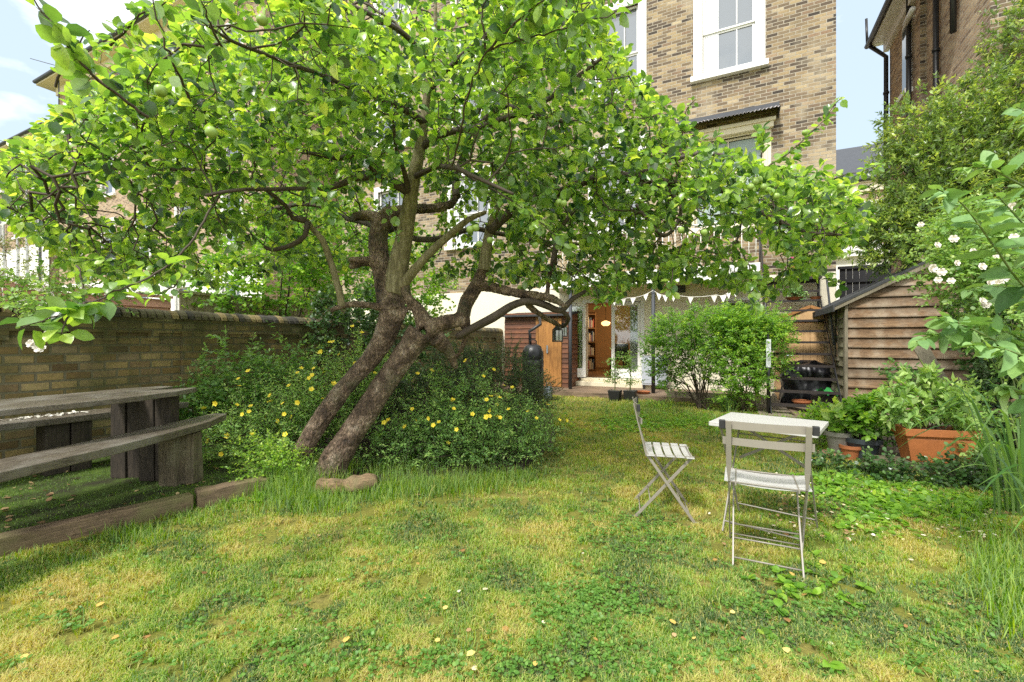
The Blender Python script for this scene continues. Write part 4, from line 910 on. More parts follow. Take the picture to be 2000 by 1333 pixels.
# bunting between the posts
def bunting(label,pts_px,c,nfl):
    A=[L(px,py,c) for px,py in pts_px]; t=empty('bunting',HW(A[0][0],A[0][1],A[0][2]),HROT,label,'bunting')
    P=[Vector(q)-Vector(A[0]) for q in A]; st_=[]
    for i in range(len(P)-1):
        for k in range(8):
            f=k/8; p=P[i].lerp(P[i+1],f); p.z-=.05*math.sin(f*PI); st_.append(p)
    st_.append(P[-1]); MB().tube(st_,.006,4).build('string',M_petal,t)
    tot=len(st_)-1
    for j in range(nfl):
        i=(j+.3)/nfl*tot; i0=int(i); p=st_[i0]; q=st_[min(i0+2,tot)]
        d=(q-p); d=d.normalized()*.125; m_=p+d*.5+Vector((random.uniform(-.01,.01),random.uniform(-.05,.05),-.15))
        MB().add([p,p+d,m_],[(0,1,2)]).build('flag',M_petal,t)
bunting('white bunting string strung left of the middle balcony post',[(1190,582),(1225,583),(1276,568)],-1.28,4)
bunting('white bunting string strung right of the middle balcony post',[(1278,570),(1310,576),(1400,577),(1425,570),(1468,548)],-1.28,9)
# pots by the deck
for i,px in enumerate((1201,1231)):
    x,y,z=G(px,783); t=empty('plant_pot',(x,y,0),HROT,('left','right')[i]+' black square pot with a slim leafy shoot at the deck edge','plant pot')
    MB().add([(-.1,-.1,0),(.1,-.1,0),(.1,.1,0),(-.1,.1,0),(-.13,-.13,.22),(.13,-.13,.22),(.13,.13,.22),(-.13,.13,.22)],[(3,2,1,0),(0,1,5,4),(1,2,6,5),(2,3,7,6),(3,0,4,7),(4,5,6,7)]).build('pot',M_plastic,t,bevel=.01)
    fo=Foliage(); B=np.array([(0,0,.22)]*3)+rng.normal(size=(3,3))*.01; fo.tubes(B,B+[[.02,0,.62],[-.03,0,.75],[0,.03,.5]],np.full(3,.008),np.full(3,.004),5)
    n=46; z_=rng.uniform(.35,.95,n); b_=np.stack([rng.normal(0,.03,n),rng.normal(0,.03,n),z_],1); sprigs(fo,b_,np.stack([rng.normal(size=n),rng.normal(size=n),np.full(n,.4)],1),rng.uniform(.12,.3,n),4,.07,T_LONG,stem=.0015,wid=1.6)
    fo.build('plant',[leafmat('bamboo_leaf_%d'%i,[(0,(.05,.13,.02)),(1,(.22,.38,.06))]),M_gtwig],t)
x,y,z=G(1256,778); pot('terracotta_bowl',(x,y,0),[(.07,0),(.15,.13),(.165,.15),(.155,.15),(.14,.13)],M_terra,'wide terracotta bowl on the grass right of the two black pots','plant bowl')
x,y,z=G(1330,785); t=empty('wooden_trough',(x-.3,y,0),HROT,'pale timber planter edging under the feathery shrubs','planter')
MB().box(0,0,0,2.0,.05,.22).box(.0,.05,0,.05,.5,.22).box(1.95,.05,0,2,.5,.22).build('side',M_pale,t)
# pots on the right, by the shed
x,y,z=G(1638,893); GP=pot('plant_pot',(x,y,.06),pp_(.125,.22),M_greypot,'taupe grey pot with a hosta in front of the shed','plant pot')
t=empty('brick',(x,y,0),.3,'loose orange brick under the grey hosta pot','brick'); MB().box(-.16,-.12,0,.16,.12,.058,jit=.004).build('block',M_chalk,t,bevel=.006)
x,y,z=G(1668,902); pot('terracotta_pot',(x,y+.05,0),pp_(.09,.16),M_terra,'small terracotta pot between the grey pot and the dark pot','plant pot')
x,y,z=G(1712,905); DP=pot('plant_pot',(x-.05,y+.12,0),pp_(.16,.24),M_darkpot,'dark blue grey glazed pot left of the terracotta trough','plant pot')
tr0=G(1762,918,.10); tx,ty=4.10,4.33
TR=empty('planter_trough',(tx,ty,.108),math.radians(-14),'long orange terracotta trough planter on a timber beam','planter')
mb=MB(); rings=[(.30,.12,0),(.36,.155,.22),(.355,.15,.225),(.36,.16,.24),(.39,.185,.25),(.40,.19,.32),(.375,.165,.32),(.37,.16,.27)]
for a_,b_,z_ in rings: mb.v+=[(-a_,-b_,z_),(a_,-b_,z_),(a_,b_,z_),(-a_,b_,z_)]
for i in range(len(rings)-1):
    for j in range(4): mb.f.append((i*4+j,i*4+(j+1)%4,(i+1)*4+(j+1)%4,(i+1)*4+j)); mb.m.append(0)
mb.f.append((3,2,1,0)); mb.m.append(0); mb.build('trough',M_trough,TR,bevel=.012); MB().box(-.37,-.16,.26,.37,.16,.285).build('soil',M_soil,TR)
t=empty('timber_beam',(tx,ty,0),math.radians(-14),'rough grey timber beam under the terracotta trough','timber'); MB().box(-.55,-.14,0,.5,.12,.108,jit=.012).build('beam',M_leg,t,bevel=.01)
TR.scale=(.76,.72,1)
for q_ in (1,):
    pts_=[G(random.uniform(20,1950),random.uniform(960,1325)) for _ in range(60)]; pts_=[(x,y,.028) for x,y,_ in pts_]; chips('fallen_leaves','small brown and yellow fallen leaves dotted over the lawn','fallen leaves',pts_,(.012,.04),leafmat('fallen_leaf_mix',[(0,(.12,.06,.02)),(.5,(.35,.18,.06)),(.8,(.6,.42,.10)),(1,(.7,.6,.2))],.8,.1))
# log at the foot of the apple tree
lgx=None
lg=empty('log',G(668,966),.12,'short decaying log lying in grass at the foot of the apple tree','log')
mb=MB(); mb.tube([(-.23,0,.07),(-.15,.0,.085),(0,.01,.09),(.15,.03,.10),(.30,.06,.09)],[.075,.09,.085,.09,.06],14); 
P8=[Vector((-.25+.58*i/30,.01*math.sin(i*.5)+.05*(i/30)**2,.07+.03*i/30)) for i in range(31)]
mb=MB().tube(P8,[.085*(1+.10*math.sin(i*.35)+.05*math.sin(i*.8)) *(.75 if i in(0,30) else 1) for i in range(31)],28)
o=mb.build('wood',wood('rotten_wood',(.07,.04,.02),(.46,.31,.17),(1.5,8,8),.9,bump=1,grey=(.16,.15,.07)),lg,smooth=True)
lg.scale=(.85,.8,.8)
for v_ in o.data.vertices: v_.co+=Vector(mnoise.noise_vector(v_.co*11))*.022+Vector(mnoise.noise_vector(v_.co*38))*.009
# ================= apple tree =================
ATB=Vector((-1.85,4.17,0)); at=empty('apple_tree',ATB,0,'gnarled twin trunked apple tree leaning across the lawn','tree')
def LP(pts, k=None):  # (px,py,Z,half width px) -> smooth list of (point, radius)
    P=[Vector(W(a,b,c)) for a,b,c,d in pts]; R=[d*c/F*(k or 1) for a,b,c,d in pts]; out=[];rr=[]
    for i in range(len(P)-1):
        p0=P[max(i-1,0)];p1=P[i];p2=P[i+1];p3=P[min(i+2,len(P)-1)]; n=max(2,int((p2-p1).length/.05))
        for j in range(n):
            t=j/n; out.append(.5*((2*p1)+(-p0+p2)*t+(2*p0-5*p1+4*p2-p3)*t*t+(-p0+3*p1-3*p2+p3)*t**3)); rr.append(R[i]+(R[i+1]-R[i])*t)
    out.append(P[-1]); rr.append(R[-1]); return out,rr
trunkL=[
 [(560,1000,4.12,30),(583,905,4.14,23),(620,832,4.18,21),(665,768,4.24,20),(703,725,4.3,20),(733,690,4.33,22),(755,650,4.34,25),(768,605,4.35,28)],
 [(628,1010,4.04,46),(646,920,4.06,34),(676,865,4.1,29),(712,810,4.18,28),(752,750,4.26,27),(790,695,4.3,28),(822,650,4.32,30)],
 [(768,610,4.34,38),(764,570,4.38,30),(775,530,4.4,30)],
 [(758,600,4.4,30),(748,540,4.5,28),(738,480,4.6,28),(745,440,4.6,27),(765,415,4.6,24)],
 [(750,505,4.55,17),(725,508,4.5,13),(700,510,4.42,11),(680,507,4.4,7)],
 [(748,530,4.5,16),(722,515,4.5,12),(700,518,4.46,9),(682,522,4.42,8)],
 [(745,440,4.6,20),(730,425,4.6,18),(712,422,4.6,16),(690,425,4.55,13)],
 [(740,450,4.6,20),(726,465,4.62,12),(735,440,4.6,13),(745,428,4.6,14)],
 [(760,420,4.6,22),(800,410,4.7,16),(845,408,4.75,14),(880,400,4.8,13),(893,380,4.85,9)],
 [(833,640,4.32,34),(815,605,4.33,22),(795,580,4.34,18),(788,548,4.35,20),(780,530,4.4,18)],
 [(830,645,4.32,34),(865,632,4.36,26),(900,622,4.4,26),(912,590,4.45,25),(930,560,4.5,24),(945,520,4.5,17)],
 [(905,625,4.4,24),(912,650,4.45,14),(902,680,4.5,9),(893,700,4.55,6)],
 [(850,660,4.35,34),(878,690,4.5,18),(890,720,4.6,10)],
 [(930,555,4.5,20),(960,562,4.4,16),(1000,572,4.3,13),(1045,578,4.2,13),(1080,585,4.1,12),(1105,600,4.0,7)],
 [(1068,578,4.15,8),(1072,550,4.2,7),(1078,515,4.2,7)],
 [(1020,578,4.3,10),(1035,600,4.3,10),(1060,618,4.4,9),(1085,632,4.6,7),(1100,640,4.75,4)],
 [(790,620,4.34,28),(760,605,4.3,15),(725,598,4.25,11),(690,595,4.2,10),(665,600,4.15,9),(645,608,4.1,7)],
]
mb=MB()
for i_,l in enumerate(trunkL):
    p,r=LP(l,.95 if i_<2 else (.62 if i_ in (9,10,11,12) else .74)); p=[q-ATB for q in p]
    r=[x*.93*(1+.07*mnoise.noise(q*3.1+Vector((7,3,1)))+.04*mnoise.noise(q*9)) for x,q in zip(r,p)]; mb.tube(p,r,14)
def organic(mb,name,mat,par,vox,amp,sm=4):
    o=mb.build(name,mat,None,smooth=True)
    m=o.modifiers.new('r','REMESH'); m.mode='VOXEL'; m.voxel_size=vox; s_=o.modifiers.new('s','SMOOTH'); s_.iterations=sm; s_.factor=.5
    dg=bpy.context.evaluated_depsgraph_get(); me=bpy.data.meshes.new_from_object(o.evaluated_get(dg)); bpy.data.objects.remove(o)
    n=len(me.vertices); co=np.empty(n*3,np.float32); me.vertices.foreach_get('co',co); co=co.reshape(-1,3); nn=np.empty(n*3,np.float32); me.vertices.foreach_get('normal',nn); nn=nn.reshape(-1,3)
    d=np.empty(n,np.float32)
    for i in range(n):
        v_=Vector(co[i]); a=mnoise.noise(Vector((v_.x*9,v_.y*9,v_.z*5))); b=abs(mnoise.noise(Vector((v_.x*34,v_.y*34,v_.z*17)))); c=mnoise.noise(v_*60)
        d[i]=amp*(.75*a-1.2*b+.5*c)
    co+=nn*d[:,None]; me.vertices.foreach_set('co',co.ravel()); me.polygons.foreach_set('use_smooth',[True]*len(me.polygons)); me.update()
    me.materials.clear(); return link(me,name,par,[mat])
s=N('wet_apple_bark'); v=s.coord(); a=s.noise(v,7,8,.65); b=s.noise(s.coord((1,1,.4)),62,9,.75,.9); c3=s.noise(v,3,5)
vo=s.n('ShaderNodeTexVoronoi'); vo.feature='DISTANCE_TO_EDGE'; vo.inputs['Scale'].default_value=34; s.l(s.coord((1,1,.45)),vo.inputs['Vector'])
c=s.ramp(a,[(.30,(.025,.017,.012)),(.43,(.14,.095,.065)),(.55,(.29,.215,.155)),(.68,(.48,.41,.33))])
c=s.mix(.75,c,s.ramp(b,[(.36,(.14,.11,.09)),(.5,(.75,.7,.65)),(.62,(1.9,1.75,1.6))]),'MULTIPLY'); c=s.mix(s.ramp(vo.outputs['Distance'],[(0,(.6,.6,.6)),(.05,(0,0,0))]),c,(.02,.012,.008))
c=s.mix(s.ramp(c3,[(.55,(0,0,0)),(.7,(.5,.5,.5))]),c,(.17,.175,.10))
s.l(c,s.b.inputs['Base Color']); s.l(s.ramp(b,[(.35,(.38,.38,.38)),(.6,(.75,.75,.75))]),s.b.inputs['Roughness']); s.bump(s.math('ADD',b,s.math('MULTIPLY',vo.outputs['Distance'],1.5)),1.0,.028); M_bark=s.m
s=N('pale_limb_bark'); v=s.coord((7,7,.8)); a=s.noise(v,6,9,.65,.5); b=s.noise(s.coord(),25,6,.7)
c=s.ramp(a,[(.3,(.10,.08,.04)),(.5,(.22,.19,.10)),(.7,(.36,.32,.20))]); c=s.mix(.6,c,s.ramp(b,[(.3,(.4,.4,.4)),(.65,(1.2,1.15,1.1))]),'MULTIPLY')
s.l(c,s.b.inputs['Base Color']); s.b.inputs['Roughness'].default_value=.7; s.bump(s.math('ADD',a,b),.8,.01); M_limb=s.m
organic(mb,'trunk',M_bark,at,.011,.010)
limbs=[
 [(768,575,4.37,28),(778,520,4.36,28),(790,460,4.3,23),(800,400,4.22,20),(808,350,4.15,18),(818,300,4.1,16),(828,240,4.05,13),(835,180,4.0,10),(842,120,3.9,8),(850,60,3.8,6),(850,-40,3.7,4)],
 [(668,600,4.15,10),(660,560,4.15,9),(645,510,4.15,9),(630,470,4.1,9),(612,450,4.1,8),(598,430,4.05,7)],
 [(785,560,4.35,15),(800,540,4.3,13),(825,510,4.25,12),(850,485,4.25,11),(878,460,4.25,10),(915,430,4.2,8),(950,415,4.2,6)],
 [(945,530,4.5,18),(950,490,4.5,15),(955,455,4.5,12),(965,420,4.45,9),(985,380,4.4,7)],
]
for l in limbs:
    p,r=LP(l,.74); organic(MB().tube([q-ATB for q in p],r,12),'limb',M_limb,at,.011 if l is limbs[0] else .008,.0035)
# darker secondary boughs
bough=[
 [(803,380,4.2,9),(775,362,4.1,10),(745,350,4.0,11),(725,325,3.9,9),(700,308,3.8,7),(660,312,3.7,5),(600,300,3.5,3.5)],
 [(745,352,4.0,7),(700,350,3.8,6),(640,365,3.6,5),(560,370,3.3,4),(480,372,3.0,3.5),(400,385,2.9,3)],
 [(800,385,4.2,7),(790,345,4.0,5),(780,310,3.8,4),(770,250,3.4,3)],
 [(598,430,4.05,7),(570,425,4.0,5),(555,400,3.9,4),(480,350,3.7,4),(380,330,3.5,3.5),(260,330,3.3,3),(140,340,3.2,2)],
 [(600,435,4.05,6),(596,460,4.0,5),(570,478,4.0,5),(530,488,3.95,4),(515,480,3.9,3)],
 [(893,385,4.85,9),(893,350,4.9,7),(905,300,4.9,6),(930,230,4.8,5),(960,150,4.6,3)],
 [(820,290,4.1,8),(870,262,4.0,7),(960,240,3.9,6),(1060,200,3.8,5),(1130,150,3.7,4),(1180,110,3.6,3)],
 [(925,260,4.0,6),(980,205,4.0,6),(1030,225,4.0,5),(1100,240,4.0,4)],
 [(955,455,4.5,11),(1020,400,4.4,9),(1100,370,4.3,8),(1180,348,4.2,9),(1240,350,4.2,9),(1300,360,4.2,8),(1400,370,4.2,7),(1440,395,4.15,8),(1500,430,4.1,6),(1560,450,4.1,4),(1640,460,4.1,2.5)],
 [(1230,350,4.2,6),(1300,320,4.2,5),(1380,300,4.2,4),(1470,320,4.2,3)],
 [(1270,355,4.2,5),(1330,400,3.9,4),(1300,460,3.8,3.5),(1240,400,3.8,3)],
 [(842,120,3.9,6),(780,60,3.6,5),(700,20,3.2,4),(620,-20,2.9,3)],
 [(828,240,4.05,7),(760,200,3.7,6),(660,160,3.3,5),(560,120,2.9,4),(450,80,2.5,3.2),(380,30,2.2,2.5)],
 [(808,350,4.15,6),(850,330,3.9,5),(880,325,3.3,5),(925,345,3.1,4),(1000,380,3.0,3)],
 [(835,180,4.0,6),(900,110,3.7,5),(980,40,3.3,4),(1060,-20,3.0,3)],
 [(800,400,4.2,7),(760,450,4.8,6),(690,430,5.3,5),(600,400,5.6,4),(500,420,5.8,3)],
 [(790,460,4.3,6),(840,470,5.0,6),(930,450,5.5,5),(1050,470,5.8,4),(1160,480,5.8,3)],
 [(1078,515,4.2,7),(1085,480,4.2,5),(1100,440,4.2,4),(1130,400,4.2,3)],
 [(893,660,4.4,7),(925,642,4.35,8),(960,622,4.3,9),(1000,600,4.25,8),(1035,592,4.2,7),(1070,602,4.2,7),(1095,610,4.2,6),(1120,585,4.2,5),(1145,570,4.2,3)],
 [(1095,608,4.2,5),(1110,625,4.3,4),(1100,640,4.7,3)],
]
bm2=MB(); nodes=[];npath=[]
for l in bough:
    p,r=LP(l); bm2.tube([q-ATB+Vector(mnoise.noise_vector(q*2.2))*.025 for q in p],[max(.004,x) for x in r],8)
for l in limbs+bough+trunkL[8:9]:
    p,r=LP(l)
    for i in range(0,len(p),3):
        if p[i].z>1.9 or p[i].x<-3 or p[i].x>.9: nodes.append(tuple(p[i])); npath.append(0)
o=bm2.build('bough',M_twig,at,smooth=True)
o.data.materials[0]=plain('dark_bough_bark',(.085,.062,.045),.7,.6,14,.6)
# --- crown volume: attractors joined up like a growing tree ---
outline=[(-90,350),(-20,310),(60,280),(120,215),(190,175),(260,130),(330,75),(400,-10),(440,-60),(1120,-60),(1170,30),(1215,120),(1275,185),(1335,240),(1392,300),(1500,325),(1560,335),(1630,355),(1680,395),(1690,440),(1650,490),(1570,535),(1500,580),(1440,560),(1360,540),(1300,545),(1220,565),(1150,575),(1080,550),(980,560),(880,540),(780,510),(680,530),(600,510),(500,540),(430,560),(360,545),(270,560),(180,545),(110,500),(40,450),(0,420),(-90,450)]
def inside(x,y,poly):
    c=False; n=len(poly); j=n-1
    for i in range(n):
        xi,yi=poly[i]; xj,yj=poly[j]
        if (yi>y)!=(yj>y) and x<(xj-xi)*(y-yi)/(yj-yi)+xi: c=not c
        j=i
    return c
def zr(px,py):
    f=2.0+max(0,py+60)/620*1.9
    if px<500: f=min(f,2.1+max(0,py)/500*1.2+ max(0,(300-px))/300*.3)
    if px>1150: f=max(f,3.35+(py<250)*.2)
    b=5.4+.9*math.exp(-((px-800)/500)**2)
    if px>1250: b=5.0
    if px<400: b=4.4+ (py>250)*.4
    if py<60: b=min(b,4.8)
    return f,b
att=[]
while len(att)<8000:
    px=random.uniform(-90,1700);py=random.uniform(-60,600)
    if not inside(px,py,outline): continue
    f,b=zr(px,py); Z=random.uniform(f**1.5,b**1.5)**(1/1.5) if random.random()<.5 else random.uniform(f,b)
    if ((px-780)/215)**2+((py-470)/110)**2<1 and Z<4.95: continue
    if abs(px-(815-(py-300)*.14))<30 and 250<py<560 and Z<4.7: continue
    if px>950 and random.random()<.0: continue
    if fbm(np.array([px/115.]),np.array([py/105.+Z*.35]),3,2)[0]<(.37 if 330<px<950 else .30 if px<950 else .20): continue
    if 330<px<950 and random.random()<.15: continue
    att.append(W(px,py,Z))
    if px>1000 and py>330 and py<500 and random.random()<.30: q_=att[-1]; att.append((q_[0]+random.gauss(0,.12),q_[1]+random.gauss(0,.12),q_[2]+random.gauss(0,.10)))
    if py<180 and random.random()<.28: att.append((W(px,py,Z)[0]+random.gauss(0,.1),Z+random.gauss(0,.1),W(px,py,Z)[2]+random.gauss(0,.1)))
att=np.array(att)
nd=[tuple(n) for n in nodes]; par=[-1]*len(nd); pl=[0.0]*len(nd)
base=np.array(nd); dmin=np.array([np.min(np.linalg.norm(base-a,axis=1)) for a in att]); att=att[np.argsort(dmin)]
cap=60000; ND=np.zeros((cap,3)); ND[:len(nd)]=base; PLn=np.zeros(cap); cnt=len(nd); PARr=[-1]*cnt; tips=[]
for a in att:
    d=np.linalg.norm(ND[:cnt]-a,axis=1); i=int(np.argmin(d+.22*PLn[:cnt])); D_=d[i]
    if D_<.06 : tips.append(i); continue
    n=max(1,int(D_/.085)); p0=ND[i].copy(); prev=i; perp=rng.normal(size=3)*.12*D_; perp[2]+=.10*D_
    for k in range(1,n+1):
        t=k/n; q=p0+(a-p0)*t+perp*4*t*(1-t)*.6+rng.normal(size=3)*.008
        ND[cnt]=q; PLn[cnt]=PLn[i]+D_*t; PARr.append(prev); prev=cnt; cnt+=1
    tips.append(prev)
ld_=np.zeros(cnt)
ld_[tips]+=1
for i in range(cnt-1,-1,-1):
    if PARr[i]>=0: ld_[PARr[i]]+=ld_[i]
rad=np.clip(.0015*np.maximum(ld_,1)**.44,.0015,.011)
fo=Foliage(); idx=np.array([i for i in range(cnt) if PARr[i]>=0]); pr=np.array([PARr[i] for i in idx])
o3=np.array(ATB)
big=ld_[idx]>3
fo.tubes(ND[pr][~big]-o3,ND[idx][~big]-o3,np.minimum(rad[pr],.004)[~big],np.minimum(rad[idx],.0035)[~big],3)
fo.tubes(ND[pr][big]-o3,ND[idx][big]-o3,np.minimum(rad[pr],rad[idx]*1.3)[big],rad[idx][big],5)
# rosettes of leaves on spurs along the thin wood
thin=idx[(ld_[idx]<=5)]; dirs=unit(ND[thin]-ND[np.array([PARr[i] for i in thin])])
keep=rng.random(len(thin))<1.1; thin=thin[keep]; dirs=dirs[keep]; sp=ND[thin]
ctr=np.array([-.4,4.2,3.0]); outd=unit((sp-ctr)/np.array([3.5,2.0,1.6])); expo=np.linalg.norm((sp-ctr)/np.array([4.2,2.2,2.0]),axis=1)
tone0=.39+.16*np.clip(expo,0,1.4)+.05*(sp[:,2]-2.8)/1.5+rng.normal(0,.07,len(sp))  # leaf colour painted lighter with exposure, towards the crown's top and outside
P_=[];D_=[];U_=[];S_=[];R_=[]
for k in range(9):
    m=rng.random(len(sp))<(.92 if k<5 else .55)
    q=sp[m]; n=len(q); a=rdir(n); a-=dirs[m]*np.sum(a*dirs[m],1,keepdims=True)*.6
    d=unit(unit(a)*1.0+dirs[m]*.45+outd[m]*.25+np.array([0,0,-.12])+rng.normal(size=(n,3))*.25)
    pet=rng.uniform(.012,.035,n)[:,None]
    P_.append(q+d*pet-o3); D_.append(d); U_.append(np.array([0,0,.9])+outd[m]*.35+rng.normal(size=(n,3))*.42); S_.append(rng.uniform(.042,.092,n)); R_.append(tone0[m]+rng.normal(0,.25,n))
for q in (0,): 
    P_=np.concatenate(P_);D_=np.concatenate(D_);U_=np.concatenate(U_);S_=np.concatenate(S_);R_=np.clip(np.concatenate(R_),0,1)
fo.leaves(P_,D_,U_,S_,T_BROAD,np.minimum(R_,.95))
# long water shoots with large leaves reaching towards the camera and off the sides
shoots=[([(290,228,1.95),(235,190,1.85),(180,150,1.75),(140,100,1.68),(105,55,1.63),(62,-8,1.6)],10,.080,1),
 ([(370,190,2.3),(345,140,2.1),(322,90,2.0),(300,-20,1.9)],7,.075,0),([(440,110,2.3),(410,50,2.1),(385,-20,2.0)],7,.075,0),
 ([(883,325,3.2),(900,260,2.9),(910,200,2.7),(925,150,2.55),(952,100,2.4),(1000,84,2.35),(1050,72,2.3),(1100,56,2.25),(1145,45,2.2),(1235,12,2.1)],12,.078,1),
 ([(952,100,2.4),(985,65,2.3),(1030,25,2.2),(1060,0,2.1),(1100,-30,2.1)],14,.085,0),([(948,95,2.4),(940,40,2.35),(950,-10,2.3)],5,.07,0),
 ([(430,380,3.2),(404,420,2.8),(370,480,2.5),(330,520,2.3),(280,550,2.15),(225,570,2.0),(180,592,1.9),(100,625,1.8),(45,640,1.75)],14,.088,1),
 ([(180,592,1.9),(150,600,1.85),(120,650,1.8)],9,.08,0),
 ([(1495,330,4.2),(1540,300,4.2),(1575,270,4.15),(1610,235,4.1),(1645,190,4.05)],16,.085,0),([(1600,365,4.3),(1640,346,4.2),(1690,335,4.15),(1725,318,4.1)],12,.075,0),
 ([(1440,470,3.9),(1462,520,3.8),(1470,560,3.75),(1474,598,3.7)],20,.085,0),([(1200,500,3.7),(1205,545,3.65),(1200,592,3.6)],14,.08,0),([(1330,480,3.8),(1312,530,3.7),(1310,572,3.65)],14,.08,0),
 ([(1120,520,3.9),(1160,560,3.8),(1178,600,3.75)],12,.075,0),([(1560,500,4.2),(1600,530,4.1),(1640,560,4.1)],12,.085,0),
 ([(1485,335,4.2),(1490,290,4.2),(1488,255,4.2)],14,.08,0),([(1330,250,4.2),(1340,215,4.2),(1358,195,4.1)],8,.05,0),
 ([(110,170,2.6),(130,100,2.5),(175,60,2.45)],7,.05,0),([(215,90,2.3),(260,40,2.2),(330,0,2.1)],14,.065,0),
 ([(150,520,3.0),(165,560,2.9),(150,600,2.85)],10,.06,0),([(360,520,3.1),(340,560,3.0),(300,580,2.9)],10,.065,0),
 ([(760,395,3.6),(762,430,3.5),(778,470,3.45)],6,.075,0),([(905,340,3.2),(990,385,3.1),(1060,440,3.1),(1110,480,3.1)],18,.08,0),([(600,330,3.0),(640,400,3.0),(655,450,3.0)],12,.085,0)]
for pts,nl,ls,far in shoots:
    p=[Vector(W(*q)) for q in pts]; sm_=[]
    for i in range(len(p)-1):
        for k in range(4): sm_.append(p[i].lerp(p[i+1],k/4)+Vector(rng.normal(size=3)*.004))
    sm_.append(p[-1]); A_=np.array([tuple(q) for q in sm_]); n=len(A_); rr=np.linspace(.0075,.0025,n)
    fo.tubes(A_[:-1]-o3,A_[1:]-o3,rr[:-1],rr[1:],5)
    u=np.sort(rng.uniform(.35 if far else .1,1,nl*3 if nl>9 else nl*2)); ii=np.clip((u*(n-1)).astype(int),0,n-2); q=A_[ii]+(A_[ii+1]-A_[ii])*((u*(n-1))-ii)[:,None]; ax=unit(A_[ii+1]-A_[ii])
    m=len(q); sd=unit(rdir(m)-ax*np.sum(rdir(m)*ax,1,keepdims=True)); d=unit(sd+ax*.35+np.array([0,0,-.1])); q2=q+d*rng.uniform(.01,.03,m)[:,None]
    fo.tubes(q-o3,q2-o3,np.full(m,.0012),np.full(m,.001),3)
    fo.leaves(q2-o3,d,np.array([0,-.1,.9])+rng.normal(size=(m,3))*.5,rng.uniform(.7,1.1,m)*ls,T_BROAD,np.clip(rng.normal(.5,.18,m),0,.85))
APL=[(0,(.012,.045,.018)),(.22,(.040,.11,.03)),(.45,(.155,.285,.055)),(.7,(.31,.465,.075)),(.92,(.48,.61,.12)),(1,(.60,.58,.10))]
M_apleaf=leafmat('apple_leaf',APL,.30,.42,tcol=1.9,spec=.9)
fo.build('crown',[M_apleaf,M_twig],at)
am=MB().lathe([(.004,-.026),(.016,-.028),(.027,-.014),(.030,.002),(.026,.018),(.014,.026),(.003,.021)],k=14); am.tube([(0,0,.02),(.004,0,.05)],.0015,5,m=1)
me=bpy.data.meshes.new('apple'); me.from_pydata(am.v,[],am.f); me.polygons.foreach_set('material_index',am.m); me.polygons.foreach_set('use_smooth',[True]*len(am.f)); me.materials.append(M_apple); me.materials.append(M_twig)
for a,b,c in [(314,178,1.95),(413,259,1.95),(703,344,3.3),(918,449,3.05),(929,446,3.05),(957,470,3.4),(997,487,3.5),(1475,356,3.35),(1483,352,3.38),(1491,366,3.33),(1466,366,3.33),(1516,384,3.33),(1500,372,3.4),(1642,366,3.3),(1572,260,4.0),(1045,480,3.3),(936,478,3.3),(1101,398,3.3),(1092,396,3.35),(1080,235,3.3),(512,40,2.1),(1375,455,3.3),(1330,450,3.4)]:
    o=bpy.data.objects.new('apple',me); COL.objects.link(o); o.parent=at; o.location=Vector(W(a,b,c))-ATB; o.rotation_euler=(random.uniform(-.6,.6),random.uniform(-.6,.6),0); o.scale=(.84,)*3
# ================= shrubs =================
def shrub(name,label,cat,base,blobs,n,size,T,mat,nleaf=6,length=(.12,.28),tone=(.45,.1),stems=8,stemr=.008,shell=.5,stemmat=None,pair=True,group=None,droop=.15,lift=.5,outb=.6,fl=None,wid=None,segs=3,upv=.6,whorl=False):
    base=Vector(base); r=empty(name,base,0,label,cat,group); fo=Foliage(); b=np.array(base)
    P,d,rr=blob_points(blobs,n,shell); P[:,2]=np.maximum(P[:,2],base.z+.03)
    dd=unit(d*outb+np.array([0,0,.45])+rng.normal(size=(n,3))*.35)
    tt=tone[0]
    sprigs(fo,P-b,dd,rng.uniform(*length,n),nleaf,size,T,pair=pair,tone=(tt,tone[1]),droop=droop,lift=lift,wid=wid,segs=segs,up=upv,whorl=whorl)
    hi=np.clip((P[:,2]-P[:,2].min())/(np.ptp(P[:,2])+1e-3),0,1)
    if stems:
        B=np.array(blobs)
        for k in range(stems):
            bl=B[rng.integers(len(B))]; e=bl[:3]+rng.normal(size=3)*bl[3:6]*.45; s0=b+np.array([rng.normal()*.06,rng.normal()*.06,0]); 
            if s0[2]>e[2]: continue
            m1=s0+(e-s0)*.35+np.array([0,0,(e[2]-s0[2])*.12])+rng.normal(size=3)*.05; m2=s0+(e-s0)*.7+rng.normal(size=3)*.06
            A_=np.array([s0,m1,m2,e])-b; fo.tubes(A_[:-1],A_[1:],np.array([stemr,stemr*.8,stemr*.6]),np.array([stemr*.8,stemr*.6,stemr*.35]),5)
    fo.build('foliage',[mat,stemmat or M_twig],r)
    if fl:
        me_,nm,cnt_,off=fl; m=(d[:,1]<.15)&(rr>.8)&(P[:,2]>base.z+.12); ii=np.nonzero(m)[0]; rng.shuffle(ii); ii=ii[:cnt_]
        put_flowers(me_,nm,[tuple(P[i]+dd[i]*off) for i in ii],[tuple(unit(dd[i]+np.array([0,-.6,.2])+rng.normal(size=3)*.35)) for i in ii],r)
    return r
GR=lambda a,b,c,d:[(0,a),(.35,b),(.7,c),(1,d)]
M_hyp=leafmat('hypericum_leaf',GR((.06,.15,.05),(.16,.33,.09),(.31,.52,.13),(.52,.66,.20)),.5,.35)
M_darkl=leafmat('dark_small_leaf',GR((.015,.04,.014),(.035,.085,.022),(.07,.15,.03),(.16,.26,.05)),.4,.25)
M_midl=leafmat('mid_leaf',GR((.03,.09,.02),(.07,.18,.04),(.14,.30,.06),(.27,.44,.09)),.45,.35)
